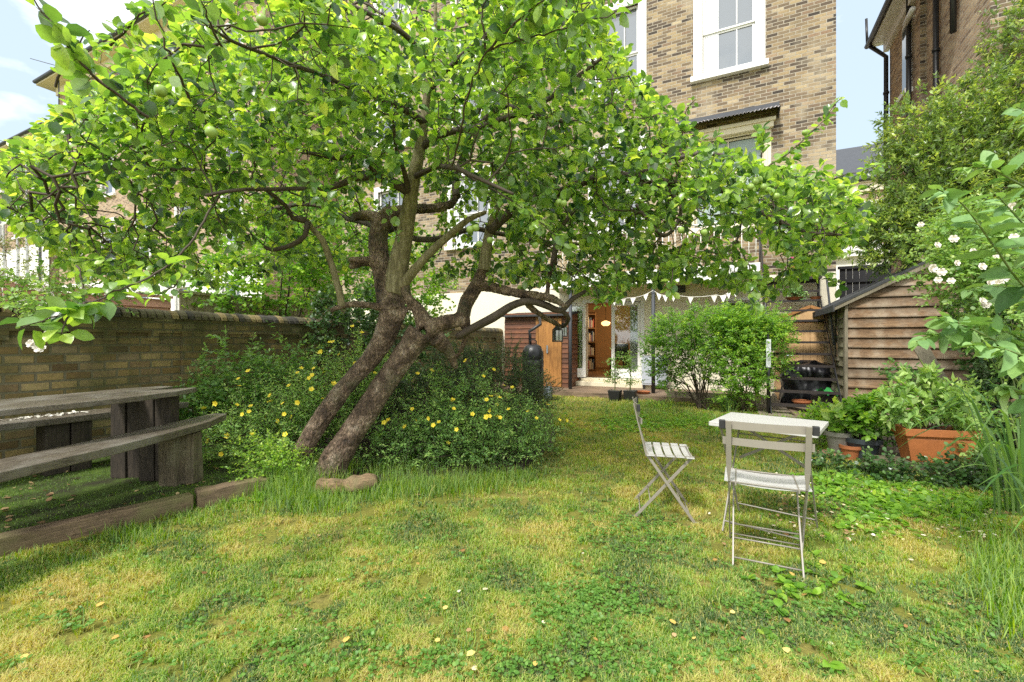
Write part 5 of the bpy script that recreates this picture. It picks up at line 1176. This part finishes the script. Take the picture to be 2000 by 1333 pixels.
M_brightl=leafmat('bright_leaf',GR((.05,.14,.018),(.12,.27,.03),(.25,.44,.045),(.46,.58,.08)),.45,.4,tcol=1.8)
M_laurel=leafmat('laurel_leaf',GR((.04,.09,.022),(.11,.20,.045),(.24,.36,.07),(.52,.60,.12)),.3,.35)
M_gslate=leafmat('grey_green_leaf',GR((.05,.12,.04),(.11,.23,.08),(.20,.36,.12),(.32,.48,.15)),.55,.3)
M_palel=leafmat('pale_green_leaf',GR((.09,.20,.04),(.19,.35,.08),(.32,.48,.13),(.48,.60,.22)),.5,.35)
M_ivy=leafmat('ivy_leaf',GR((.012,.04,.012),(.03,.08,.022),(.06,.14,.035),(.15,.26,.06)),.3,.2)
fy=flower_mesh('yellow_flower',M_yel,M_yelc,5,.024,.35)
fw=flower_mesh('white_rose',M_petal,M_petalp,6,.05,.35,3)
fwp=flower_mesh('pink_flower',M_pinkf,M_yelc,5,.03,.4,2)
shrub('flowering_shrub','yellow flowered bush left of the leaning trunk beside the benches','shrub',(-2.3,4.75,0),[(-2.45,4.75,.32,.50,.40,.38),(-2.0,4.95,.52,.40,.38,.42),(-2.8,4.5,.2,.36,.28,.24),(-2.15,4.6,.2,.5,.35,.26),(-1.68,5.15,.85,.30,.3,.34)],1250,.044,T_DIAM,M_hyp,nleaf=7,length=(.16,.36),tone=(.60,.14),fl=(fy,'flower',72,.28))
shrub('flowering_shrub','yellow flowered bush right of the leaning trunk at the lawn edge','shrub',(-.5,4.8,0),[(-.55,4.8,.42,.42,.40,.46),(-.08,4.75,.22,.40,.36,.30),(-.95,4.85,.26,.30,.4,.28),(-.35,4.6,.22,.6,.35,.28),(.1,4.95,.25,.3,.3,.3),(-.95,4.5,.14,.35,.25,.22),(-1.3,4.6,.12,.3,.25,.2)],1400,.044,T_DIAM,M_hyp,nleaf=7,length=(.16,.34),tone=(.46,.14),fl=(fy,'flower',38,.26))
shrub('evergreen_shrub','dense dark rounded shrub in front of the wooden store','shrub',(-.25,6.6,0),[(-.28,6.6,.62,.72,.6,.58),(.10,6.6,.45,.50,.5,.42),(-.8,6.6,.7,.5,.5,.5)],2300,.030,T_MINI,M_darkl,nleaf=9,length=(.12,.26),tone=(.42,.14),shell=.6)
shrub('evergreen_shrub','shadowy dark shrub directly behind the apple trunks','shrub',(-1.35,5.7,0),[(-1.3,5.7,.45,.5,.4,.42),(-.7,5.9,.5,.45,.4,.4),(-1.9,6.0,.5,.4,.4,.45)],900,.05,T_DIAM,M_darkl,nleaf=7,length=(.15,.3),tone=(.42,.12))
shrub('leafy_shrub','tall upright leafy shrub against the garden wall behind the table','shrub',(-3.1,5.5,0),[(-3.35,5.35,.62,.5,.3,.62),(-2.85,5.6,.70,.45,.35,.6),(-3.65,5.25,.45,.35,.25,.35)],420,.075,T_DIAM,M_midl,nleaf=6,length=(.2,.42),tone=(.62,.14),outb=.25,stems=14,stemmat=M_gtwig,shell=.2,wid=1.1)
shrub('fern','low bright green ferny plant at the end of the timber sleeper','plant',(-2.12,3.92,0),[(-2.15,3.92,.16,.24,.2,.2),(-1.95,3.9,.12,.16,.15,.12)],170,.034,T_DIAM,M_brightl,nleaf=6,length=(.1,.2),tone=(.6,.1),wid=1.5,stems=3,stemmat=M_gtwig)
shrub('ivy','dark climbing ivy over the garden wall behind the trunk','climber',(-2.55,7.5,0),[(-2.5,7.0,1.2,.75,.35,.55),(-2.0,8.2,1.0,.7,.5,.8),(-2.7,7.3,1.75,.6,.4,.3)],520,.06,T_ROUND,M_ivy,nleaf=6,length=(.12,.3),tone=(.55,.14))
shrub('leafy_tree','bright leafy tree beyond the garden wall left of the trunk','tree',(-4.3,8.3,0),[(-4.3,8.2,2.6,.95,.8,.85),(-3.1,8.8,2.5,1.0,.8,1.1),(-5.1,7.9,2.2,.6,.6,.6),(-3.9,8.4,3.5,.8,.7,.6),(-2.2,9.6,2.4,.9,.7,1.1)],1300,.088,T_BROAD,M_brightl,nleaf=5,length=(.2,.4),tone=(.42,.16),stems=12,stemr=.02)
shrub('climbing_rose','white climbing rose trailing over the left end of the garden wall','rose',(-4.85,4.2,1.5),[(-4.6,4.35,1.74,.45,.22,.16),(-4.2,4.65,1.8,.35,.2,.14),(-5.0,4.1,1.78,.4,.2,.2),(*W(85,640,3.75),.22,.12,.14),(*W(60,600,3.9),.2,.12,.12)],190,.045,T_BROAD,M_palel,nleaf=5,length=(.12,.24),tone=(.5,.12),stems=0)
r=bpy.data.objects['climbing_rose']
put_flowers(fw,'blossom',[W(a,b,c) for a,b,c in ((97,578,4.2),(45,592,4.0),(80,565,4.4),(88,600,3.9),(94,655,3.6),(62,672,3.6),(78,680,3.5),(130,598,4.2),(172,565,4.4),(148,578,4.4))],[(random.uniform(-.4,.6),-1,random.uniform(0,.6)) for _ in range(10)],r,.55,.85)
shrub('climber','reddish green climber at the far left over the pink fence','climber',(-7.0,6.3,0),[(-7.1,6.3,2.2,.5,.3,.45),(-6.6,6.2,1.9,.4,.3,.2)],150,.055,T_DIAM,leafmat('reddish_leaf',[(0,(.10,.06,.03)),(.4,(.12,.16,.04)),(1,(.28,.34,.10))]),nleaf=6,length=(.15,.35),tone=(.5,.2))
shrub('shrub','airy many stemmed shrub standing before the cream rendered wall','shrub',(3.55,8.3,0),[(3.05,8.3,1.42,.42,.38,.36),(3.65,8.2,1.5,.5,.38,.38),(2.75,8.5,1.1,.24,.25,.42),(3.45,8.2,.98,.5,.35,.3),(3.0,8.5,.65,.35,.3,.3)],820,.068,T_DIAM,M_brightl,nleaf=7,length=(.12,.26),tone=(.36,.14),stems=26,stemr=.011,shell=.3)
shrub('shrub','dense yellow green topped shrub left of the metal stairs','shrub',(4.2,8.05,0),[(4.3,8.1,1.42,.55,.4,.40),(4.5,8.0,1.1,.42,.35,.5),(4.05,8.0,.75,.5,.4,.6),(4.75,8.1,1.5,.28,.25,.25),(3.95,8.1,1.6,.32,.3,.25)],1500,.07,T_DIAM,M_brightl,nleaf=7,length=(.12,.26),tone=(.50,.15),stems=14,shell=.5)
shrub('laurel','glossy bay laurel rising behind the garden shed','tree',(8.3,7.4,0),[(*W(a,b,7.3),c/870*7.3,.55,d/870*7.3) for a,b,c,d in ((1790,345,48,95),(1862,295,66,70),(1768,450,46,75),(1985,230,45,80),(1742,470,28,50),(1940,310,85,110),(2010,90,45,90),(1850,420,100,90),(1925,400,90,80),(1780,250,24,50),(1890,200,24,45))],3000,.10,T_DIAM,M_laurel,nleaf=7,length=(.18,.34),tone=(.50,.2),stems=22,stemr=.022,whorl=True,lift=.9,shell=.55,wid=.85)
shrub('rose','white flowering rambling rose over the right end of the shed','rose',(5.2,4.4,0),[(*W(a,b,c),r1/870*c,.32,r2/870*c) for a,b,c,r1,r2 in ((1885,548,4.4,48,42),(1950,490,4.4,95,75),(1900,460,4.7,85,50),(1990,600,4.3,90,90),(1838,530,4.5,26,20))],900,.045,T_BROAD,M_palel,nleaf=5,length=(.12,.28),tone=(.42,.15),stems=10,stemmat=M_gtwig)
r=bpy.data.objects['rose']
put_flowers(fw,'blossom',[W(a,b,c) for a,b,c in ((1820,525,3.9),(1838,533,3.9),(1862,468,4.0),(1900,492,4.0),(1832,548,3.85),(1857,550,3.9),(1830,480,4.1),(1917,522,3.8),(1932,552,3.7),(1948,555,3.7),(1962,545,3.8),(1925,596,3.6),(1918,590,3.6),(1975,405,3.9),(1980,465,3.9),(1798,440,4.3),(1868,515,4.0),(1945,500,4.0))],[(random.uniform(-.8,.1),-1,random.uniform(-.1,.5)) for _ in range(18)],r,.5,.8)
shrub('ivy','dark ivy mass climbing the right side of the shed front','climber',(6.4,5.9,0),[(*W(a,b,c),r1/870*c,.25,r2/870*c) for a,b,c,r1,r2 in ((1915,610,6.0,42,50),(1960,660,5.7,70,110),(1955,790,5.4,60,90),(1985,880,4.9,60,60))],900,.06,T_ROUND,M_ivy,nleaf=6,length=(.1,.26),tone=(.5,.16),stems=6)
# big leaved shrub leaning in from the right
def archplant(name,label,cat,base,stems,leafsz,T,mat,n_leaf,tone=(.5,.15),wid=None,rad=.006):
    b=Vector(base); r=empty(name,b,0,label,cat); fo=Foliage(); bb=np.array(b)
    for pts in stems:
        p=[Vector(W(*q)) for q in pts]; sm_=[]
        for i in range(len(p)-1):
            for k in range(5):
                t=k/5; p0=p[max(i-1,0)];p1=p[i];p2=p[i+1];p3=p[min(i+2,len(p)-1)]; sm_.append(.5*((2*p1)+(-p0+p2)*t+(2*p0-5*p1+4*p2-p3)*t*t+(-p0+3*p1-3*p2+p3)*t**3))
        sm_.append(p[-1]); A_=np.array([tuple(q) for q in sm_]); n=len(A_); rr=np.linspace(rad,rad*.35,n); fo.tubes(A_[:-1]-bb,A_[1:]-bb,rr[:-1],rr[1:],5)
        L_=np.linalg.norm(A_[-1]-A_[0]); m=max(4,int(n_leaf*L_)); u=np.linspace(.12,1,m); ii=np.clip((u*(n-1)).astype(int),0,n-2); q=A_[ii]; ax=unit(A_[ii+1]-A_[ii])
        for sg in (-1,1):
            side=unit(np.cross(ax,np.array([0,0,1.])+rng.normal(size=(m,3))*.45)); d=unit(side*sg+ax*.55+rng.normal(size=(m,3))*.22+np.array([0,0,-.28]))
            fo.leaves(q-bb,d,np.array([0,-.15,.8])+rng.normal(size=(m,3))*.35,leafsz*rng.uniform(.6,1.1,m)*(1-.5*u**4),T,np.clip(rng.normal(tone[0],tone[1],m),0,1),None if wid is None else np.full(m,wid))
            if sg==1: fo.leaves((q-bb)+ax*.01,unit(ax+rng.normal(size=(m,3))*.5),np.array([0,-.3,.8])+rng.normal(size=(m,3))*.35,leafsz*.4*rng.uniform(.6,1.1,m),T,np.clip(rng.normal(tone[0]+.2,.1,m),0,1))
    fo.build('foliage',[mat,M_gtwig],r); return r
archplant('large_leaf_shrub','large grey green leaved shrub leaning in from the right edge','shrub',(3.6,2.6,0),[
 [(2130,760,2.7),(2060,700,2.6),(1990,660,2.5),(1920,640,2.4),(1850,648,2.35),(1790,668,2.3)],[(2120,700,2.6),(2040,690,2.5),(1960,672,2.4),(1890,640,2.3),(1830,622,2.25)],
 [(2150,640,2.5),(2070,600,2.4),(2000,560,2.3),(1940,480,2.2),(1880,400,2.15),(1830,370,2.1)],[(2150,560,2.4),(2060,500,2.3),(2000,440,2.2),(1950,385,2.15)],
 [(2150,760,2.4),(2080,730,2.3),(2010,700,2.2),(1950,680,2.1),(1900,676,2.05)],[(2140,460,2.6),(2060,400,2.5),(1990,360,2.4),(1930,330,2.4),(1880,330,2.4)],
 [(2130,860,2.5),(2060,800,2.4),(2000,770,2.3),(1960,760,2.3)],[(2120,620,3.0),(2030,580,2.9),(1950,560,2.8),(1890,570,2.75)],[(2120,300,3.0),(2050,240,2.9),(1985,210,2.8)],[(2130,520,2.7),(2050,460,2.6),(1980,430,2.6),(1900,440,2.6)]],
 .165,T_BROAD,M_gslate,13,(.62,.18),.72,.008)
# strap leaved plants
def straps(name,label,base,n,h,spread,w_,mat,r0=.12,cat='plant',lean=(0,0)):
    b=np.array(base); r=empty(name,base,0,label,cat); V=[];Q=[];R=[]; off=0; seg=9
    for i in range(n):
        a=random.uniform(0,2*PI); p=np.array([math.cos(a),math.sin(a),0])*random.uniform(0,r0); o_=np.array([math.cos(a)+lean[0],math.sin(a)+lean[1],0]); hh=h*random.uniform(.55,1.1); sp=spread*random.uniform(.3,1.2); t0=random.random()
        side=np.cross(unit(o_),[0,0,1.])
        for k in range(seg+1):
            t=k/seg; c=p+o_*sp*t**1.8+np.array([0,0,hh*(math.sin(min(1,t*1.02)*PI*.5)*1.0-.62*max(0,t-.55)**1.5*random.choice([1,1]) *sp/spread*2)]); ww=w_*(.55+.6*t)*(1-t**3)+.0008; tw=side*math.cos(.5*t)+np.array([0,0,1])*math.sin(.5*t)*.4
            V+=[c-tw*ww,c+tw*ww]; R+=[t0,t0]
        for k in range(seg): Q.append((off+2*k,off+2*k+1,off+2*k+3,off+2*k+2))
        off+=2*(seg+1)
    me_=npmesh('leaves',np.array(V),Q,None,None,True,{'rnd':R}); link(me_,'foliage',r,[mat]); return r
M_strap=leafmat('strap_leaf',GR((.03,.09,.02),(.07,.18,.03),(.14,.28,.05),(.22,.36,.10)),.4,.35)
straps('strap_leaf_plant','tall clump of arching strap leaves at the right lawn edge',(3.72,3.25,0),52,1.05,.55,.011,M_strap,.22,lean=(-.25,-.2))
straps('strap_leaf_plant','nearest clump of long strap leaves cut off by the right edge',(3.05,2.45,0),26,.7,.5,.011,M_strap,.16,lean=(-.15,-.15))
straps('iris_clump','dark iris clump at the foot of the dense shrub',(*G(1425,806)[:2],0),60,.34,.35,.010,M_midl,.18)
straps('iris_clump','light green grassy clump beneath the airy shrub',(*G(1285,800)[:2],0),90,.20,.22,.006,M_brightl,.35)
# potted plants
def potted(par,blobs,n,size,T,mat,tone,**k):
    fo=Foliage(); P,d,rr=blob_points(blobs,n,k.get('shell',.3)); dd=unit(d*.5+np.array([0,0,.6])+rng.normal(size=(n,3))*.3)
    sprigs(fo,P,dd,rng.uniform(*k.get('length',(.06,.14)),n),k.get('nleaf',4),size,T,tone=(tone,.12),wid=k.get('wid'),segs=3,whorl=k.get('whorl',False),lift=k.get('lift',.5))
    B=np.array(blobs)
    for q in range(k.get('stems',8)):
        bl=B[rng.integers(len(B))]; e=bl[:3]+rng.normal(size=3)*bl[3:6]*.4; s0=np.array([rng.normal()*.04,rng.normal()*.03,k.get('z0',.2)]); m1=s0+(e-s0)*.5+rng.normal(size=3)*.03; A_=np.array([s0,m1,e]); fo.tubes(A_[:-1],A_[1:],[.006,.005],[.005,.003],4)
    fo.build('plant',[mat,M_twig],par)
potted(GP,[(0,0,.30,.10,.10,.08)],20,.15,T_BROAD,M_palel,.75,z0=.2,nleaf=2,length=(.04,.08),wid=.75,stems=0,lift=1.1)
potted(DP,[(0,0,.38,.22,.2,.16),(.05,.0,.55,.15,.15,.12)],90,.075,T_BROAD,M_brightl,.45,z0=.22,nleaf=4)
potted(TR,[(-.10,0,.56,.36,.25,.18),(-.36,.05,.46,.24,.2,.14),(.14,0,.46,.26,.2,.14),(-.1,0,.72,.22,.2,.09)],130,.125,T_DIAM,M_palel,.55,z0=.28,nleaf=4,length=(.08,.18),whorl=True,lift=.7,stems=16,wid=1.25)
potted(P1,[(0,0,.32,.14,.12,.08)],40,.05,T_ROUND,M_midl,.5,z0=.2)
put_flowers(fwp,'flower',[tuple(P1.location+Vector((random.gauss(0,.09),random.gauss(0,.06),.38+random.random()*.1))) for _ in range(9)],[(0,-1,.7)]*9,P1,.8,1.2)
potted(P3,[(0,0,.14,.18,.12,.08)],40,.06,T_BROAD,M_gslate,.6,z0=.04)
shrub('leafy_plant','soft light green plant behind the hosta pot at the shed corner','plant',(*G(1612,872)[:2],0),[(*W(1610,830,5.2),.16,.14,.16),(*W(1625,812,5.3),.12,.12,.12)],60,.085,T_DIAM,M_brightl,nleaf=5,length=(.1,.2),tone=(.65,.1),wid=1.4,stemmat=M_gtwig)
shrub('leafy_plant','dark stemmed climber on the shed boards above the glazed pot','plant',(*G(1735,880)[:2],0),[(*W(1760,745,5.0),.16,.1,.12),(*W(1700,835,5.0),.2,.12,.2),(*W(1790,760,5.1),.14,.1,.12)],90,.07,T_DIAM,M_midl,nleaf=4,length=(.1,.2),tone=(.5,.14),wid=1.3)
shrub('leafy_plant','loose pale leaved plant at the right end of the terracotta trough','plant',(4.6,4.25,0),[(*W(1905,850,4.3),.2,.15,.22),(*W(1890,800,4.5),.15,.12,.15),(*W(1925,900,4.1),.2,.15,.1)],90,.075,T_DIAM,M_palel,nleaf=5,length=(.1,.22),tone=(.45,.15),wid=1.2,stemmat=M_gtwig)
shrub('ivy','low ivy trailing on the ground round the terracotta trough','climber',(3.7,4.1,0),[(*G(1725,925,.05),.25,.15,.07),(*G(1870,935,.05),.35,.12,.08),(*G(1620,910,.05),.2,.15,.06),(*G(1940,930,.1),.3,.15,.12)],260,.045,T_ROUND,M_ivy,nleaf=5,length=(.08,.18),tone=(.55,.15),stems=0)
# ================= grasses =================
def inpoly(x,y,poly): return np.array([inside(a,b,poly) for a,b in zip(x,y)])
terr=[(-4.97,.22),(-2.34,3.33),(-2.0,3.70),(-2.45,5.1),(-3.95,5.6),(-6.3,.85)]
beds=[[(-2.3,4.4),(-1.4,3.95),(.1,4.35),(.55,5.6),(.7,7.6),(-.2,9.4),(-3.2,9.8),(-4.3,7.6),(-3.5,5.6)],[(4.15,3.4),(5.4,3.2),(6.6,4.1),(6.4,6.0),(5.0,7.0),(4.0,5.9),(3.95,4.9)]]
def pin(x,y,poly):
    p=np.array(poly); c=np.zeros(len(x),bool); j=len(p)-1
    for i in range(len(p)):
        xi,yi=p[i];xj,yj=p[j]; m=((yi>y)!=(yj>y)); 
        with np.errstate(divide='ignore',invalid='ignore'): xx=(xj-xi)*(y-yi)/((yj-yi) if yj!=yi else 1e-9)+xi
        c^=m&(x<xx); j=i
    return c
def blades(x,y,h,wd,lean,az,tone,z=None,seg=2):
    n=len(x); z=np.zeros(n) if z is None else z; b=np.stack([x,y,z],1)
    o_=np.stack([np.cos(az),np.sin(az),np.zeros(n)],1); s_=np.stack([-np.sin(az+rng.normal(0,.7,n)),np.cos(az+rng.normal(0,.7,n)),np.zeros(n)],1)
    if seg==2:
        m=b+o_*(lean*h*.35)[:,None]+np.array([0,0,1])*(h*.6*np.sqrt(np.maximum(.05,1-(lean*.6)**2)))[:,None]; t=b+o_*(lean*h)[:,None]+np.array([0,0,1])*(h*np.sqrt(np.maximum(.03,1-np.minimum(lean,1)**2)))[:,None]
        V=np.stack([b-s_*wd[:,None],b+s_*wd[:,None],m+s_*(wd*.8)[:,None],m-s_*(wd*.8)[:,None],t],1).reshape(-1,3); k=np.arange(n)[:,None]*5
        return V,k+np.array([[0,1,2,3]]),k+np.array([[3,2,4]]),np.repeat(tone,5)
def clear(x,y):
    m=~pin(x,y,terr)
    for b in beds: m&=~pin(x,y,b)
    lx=(x-OX)*UA-(y-OY)*UB; ly=(x-OX)*UB+(y-OY)*UA
    m&=~((ly>-1.78)&(lx<3.4)); m&=~((ly>-2.95)&(lx>3.3)); m&=(x+4.4)*.897-(y-4.4)*.443>0
    sx=(x-5.5)*UA-(y-7.3)*UB; sy=(x-5.5)*UB+(y-7.3)*UA; m&=~((sx>-.05)&(sy>-.05))
    return m
def lawn(n,zmin,zmax,mode):
    u=rng.random(n)
    if mode==0: Z=1/(1/zmin+(1/zmax-1/zmin)*u)
    else: Z=zmin*(zmax/zmin)**u
    X=(rng.uniform(-420,2420,n)-CX)/F*Z
    m=clear(X,Z); return X[m],Z[m]
xs=[];ys=[]
for a in ((510000,1.35,12,0),(280000,1.1,13,1)):
    x,y=lawn(*a); xs.append(x);ys.append(y)
x=np.concatenate(xs);y=np.concatenate(ys); n=len(x)
dry=fbm(x*1.1+3,y*1.1,5,4); clump=fbm(x*7,y*7,6,3); big_=fbm(x*.5,y*.5,8,3); fine_=fbm(x*3,y*3,12,3)
far=np.clip((y-3)/6,0,1)
gap=fbm(x*11,y*11,31,3)
h=.010+.026*np.clip(clump*2.2-.65,0,1)*(.5+1.0*fine_)+rng.random(n)*.012; h*=(1+.35*far)
tone=np.clip(.53+(dry-.5)*1.0+(fine_-.5)*1.7-.10*far+rng.normal(0,.16,n),0,1)
straw=rng.random(n)<(.14+.20*np.clip((dry*.3+fine_*.7-.45)*5,0,1)); tone=np.where(straw,np.clip(.78+rng.normal(0,.14,n),0,1),np.clip(tone*.88-.35*(clump<.40),0,1))
lean=np.clip(rng.normal(.55,.25,n)+.35*straw,0,1.0)
keep=gap>(.31+.10*rng.random(n)-.03*np.clip(y-4,0,3)); x,y,h,straw,lean,tone=x[keep],y[keep],h[keep],straw[keep],lean[keep],tone[keep]; n=len(x)
V,Q,T,R=blades(x,y,h*(1+.25*straw),(.0013+.0009*rng.random(n))*(1+.28*np.clip(y-2,0,8)),lean,rng.uniform(0,2*PI,n),tone)
GM=leafmat('grass_blade',[(0,(.03,.10,.006)),(.2,(.10,.24,.010)),(.42,(.25,.40,.012)),(.6,(.36,.45,.02)),(.75,(.48,.43,.07)),(.88,(.60,.49,.17)),(1,(.28,.16,.05))],.7,.34,tcol=1.7,spec=.08)
o=link(npmesh('grass',V,Q,T,None,False,{'rnd':R}),'grass',None,[GM]); tag(o,'short mown lawn grass with yellow dry patches','grass',kind='stuff')
# longer grass: tree foot, sleeper edge, bed edges, right edge
tx_=[];ty_=[];th=[]
def tuft(px,py,spx,spy,n,h): 
    for _ in range(n):
        g=G(random.gauss(px,spx),min(1300,max(780,random.gauss(py,spy)))); tx_.append(g[0]);ty_.append(g[1]);th.append(h*random.uniform(.5,1.1))
tuft(560,955,42,16,2600,.22); tuft(620,930,30,10,500,.26); tuft(600,985,50,12,1400,.13); tuft(740,965,60,10,900,.13); tuft(760,925,50,10,700,.16); tuft(860,955,70,9,1300,.14); tuft(980,935,50,9,800,.11); tuft(930,900,20,10,200,.2)
tuft(250,1050,40,10,450,.10); tuft(120,1095,60,8,250,.07); tuft(360,1012,45,8,300,.08); tuft(440,985,30,8,500,.08)
tuft(1960,1110,40,40,1400,.13); tuft(1990,1190,20,30,500,.12); tuft(1880,1010,50,20,700,.08); tuft(1700,940,60,10,500,.07); tuft(1620,925,30,8,300,.09)
tuft(1300,820,70,10,1500,.13); tuft(1230,800,30,8,700,.12); tuft(1080,830,12,18,400,.10); tuft(1480,822,60,8,900,.12)
for _ in range(70): tuft(random.uniform(60,1950),random.uniform(1010,1320),14,7,26,.055)
tx_=np.array(tx_);ty_=np.array(ty_);th=np.array(th); m=~pin(tx_,ty_,[(p[0]-.03,p[1]) for p in terr]); tx_,ty_,th=tx_[m],ty_[m],th[m]; n=len(tx_)
V,Q,T,R=blades(tx_,ty_,th,np.full(n,.0019)+.0006*rng.random(n),np.clip(rng.normal(.45,.28,n),0,1),rng.uniform(0,2*PI,n),np.clip(rng.normal(.30,.16,n),0,1))
o=link(npmesh('tall_grass',V,Q,T,None,True,{'rnd':R}),'tall_grass',None,[GM]); tag(o,'long fresh green grass round the tree foot and along the edges','grass',kind='stuff')
# clover and broad weeds in the lawn, leaves lying flat
def cover(pts,size,T,tonem,mat,name,lab,k=5,up=1.0):
    P=np.array(pts); n=len(P); fo=Foliage()
    for j in range(k):
        d=rdir(n); d[:,2]=np.abs(d[:,2])*.35; fo.leaves(P+d*.003,d,np.array([0,0,up])+rng.normal(size=(n,3))*.25,rng.uniform(*size,n),T,np.clip(rng.normal(tonem,.16,n),0,1))
    o=fo.build(name,[mat]); tag(o,lab,'weeds',kind='stuff')
pts=[]
def patch(px,py,sx,sy,n):
    for _ in range(n):
        g=G(random.gauss(px,sx),max(800,random.gauss(py,sy))); pts.append((g[0],g[1],random.uniform(.010,.032)))
for a in ((1150,1185,60,30,620),(1240,1040,70,22,300),(560,1270,120,30,130),(1250,1290,190,30,300),(860,1310,160,20,200),(1480,1190,40,14,80),(150,1220,40,14,50),(1620,1200,40,20,80),(1700,985,90,22,260),(1850,1240,70,40,90),(700,1150,80,40,60),(1790,960,80,14,260)): patch(*a)
for _ in range(80): patch(random.uniform(0,2000),random.uniform(960,1330),18,8,8)
M_clov=leafmat('clover_leaf',GR((.04,.13,.015),(.09,.22,.03),(.15,.30,.05),(.26,.42,.10)),.5,.3)
P_=[p for p in pts if clear(np.array([p[0]]),np.array([p[1]]))[0]]
cover(P_,(.010,.019),T_ROUND,.55,M_clov,'clover','clover and small weeds growing in patches through the lawn',4)
pts=[]
for a in ((1830,985,80,16,300),(1650,950,70,14,160),(1580,1150,60,60,30),(1240,830,60,10,250),(1350,825,60,8,250),(480,960,24,14,110),(1730,1010,60,20,100)): patch(*a)
P_=[p for p in pts if not pin(np.array([p[0]]),np.array([p[1]]),terr)[0]]
cover(P_,(.03,.06),T_BROAD,.55,M_brightl,'broad_weeds','broad leaved weeds along the lawn borders',5)
# moss pile on the terrace
n=60000; x=rng.uniform(-6.2,-2,n); y=rng.uniform(.3,5.4,n); m=pin(x,y,[(-2.15,3.72),(-2.45,5.0),(-3.95,5.5),(-6.2,.9),(-5.0,.3)]); x,y=x[m],y[m]; n=len(x)
mm=fbm(x*1.8,y*1.8,21,4)+rng.normal(0,.05,n)>.40; x,y=x[mm],y[mm]; n=len(x)
V,Q,T,R=blades(x,y,.008+.012*rng.random(n),np.full(n,.0022),rng.uniform(.2,.9,n),rng.uniform(0,2*PI,n),np.clip(rng.normal(.18,.14,n),0,1),np.full(n,TZ-.002))
o=link(npmesh('moss_pile',V,Q,T,None,False,{'rnd':R}),'moss_pile',None,[GM]); tag(o,'short green moss covering the terrace under the table','moss',kind='stuff')
# yellow leaves dropped on the lawn
t=None
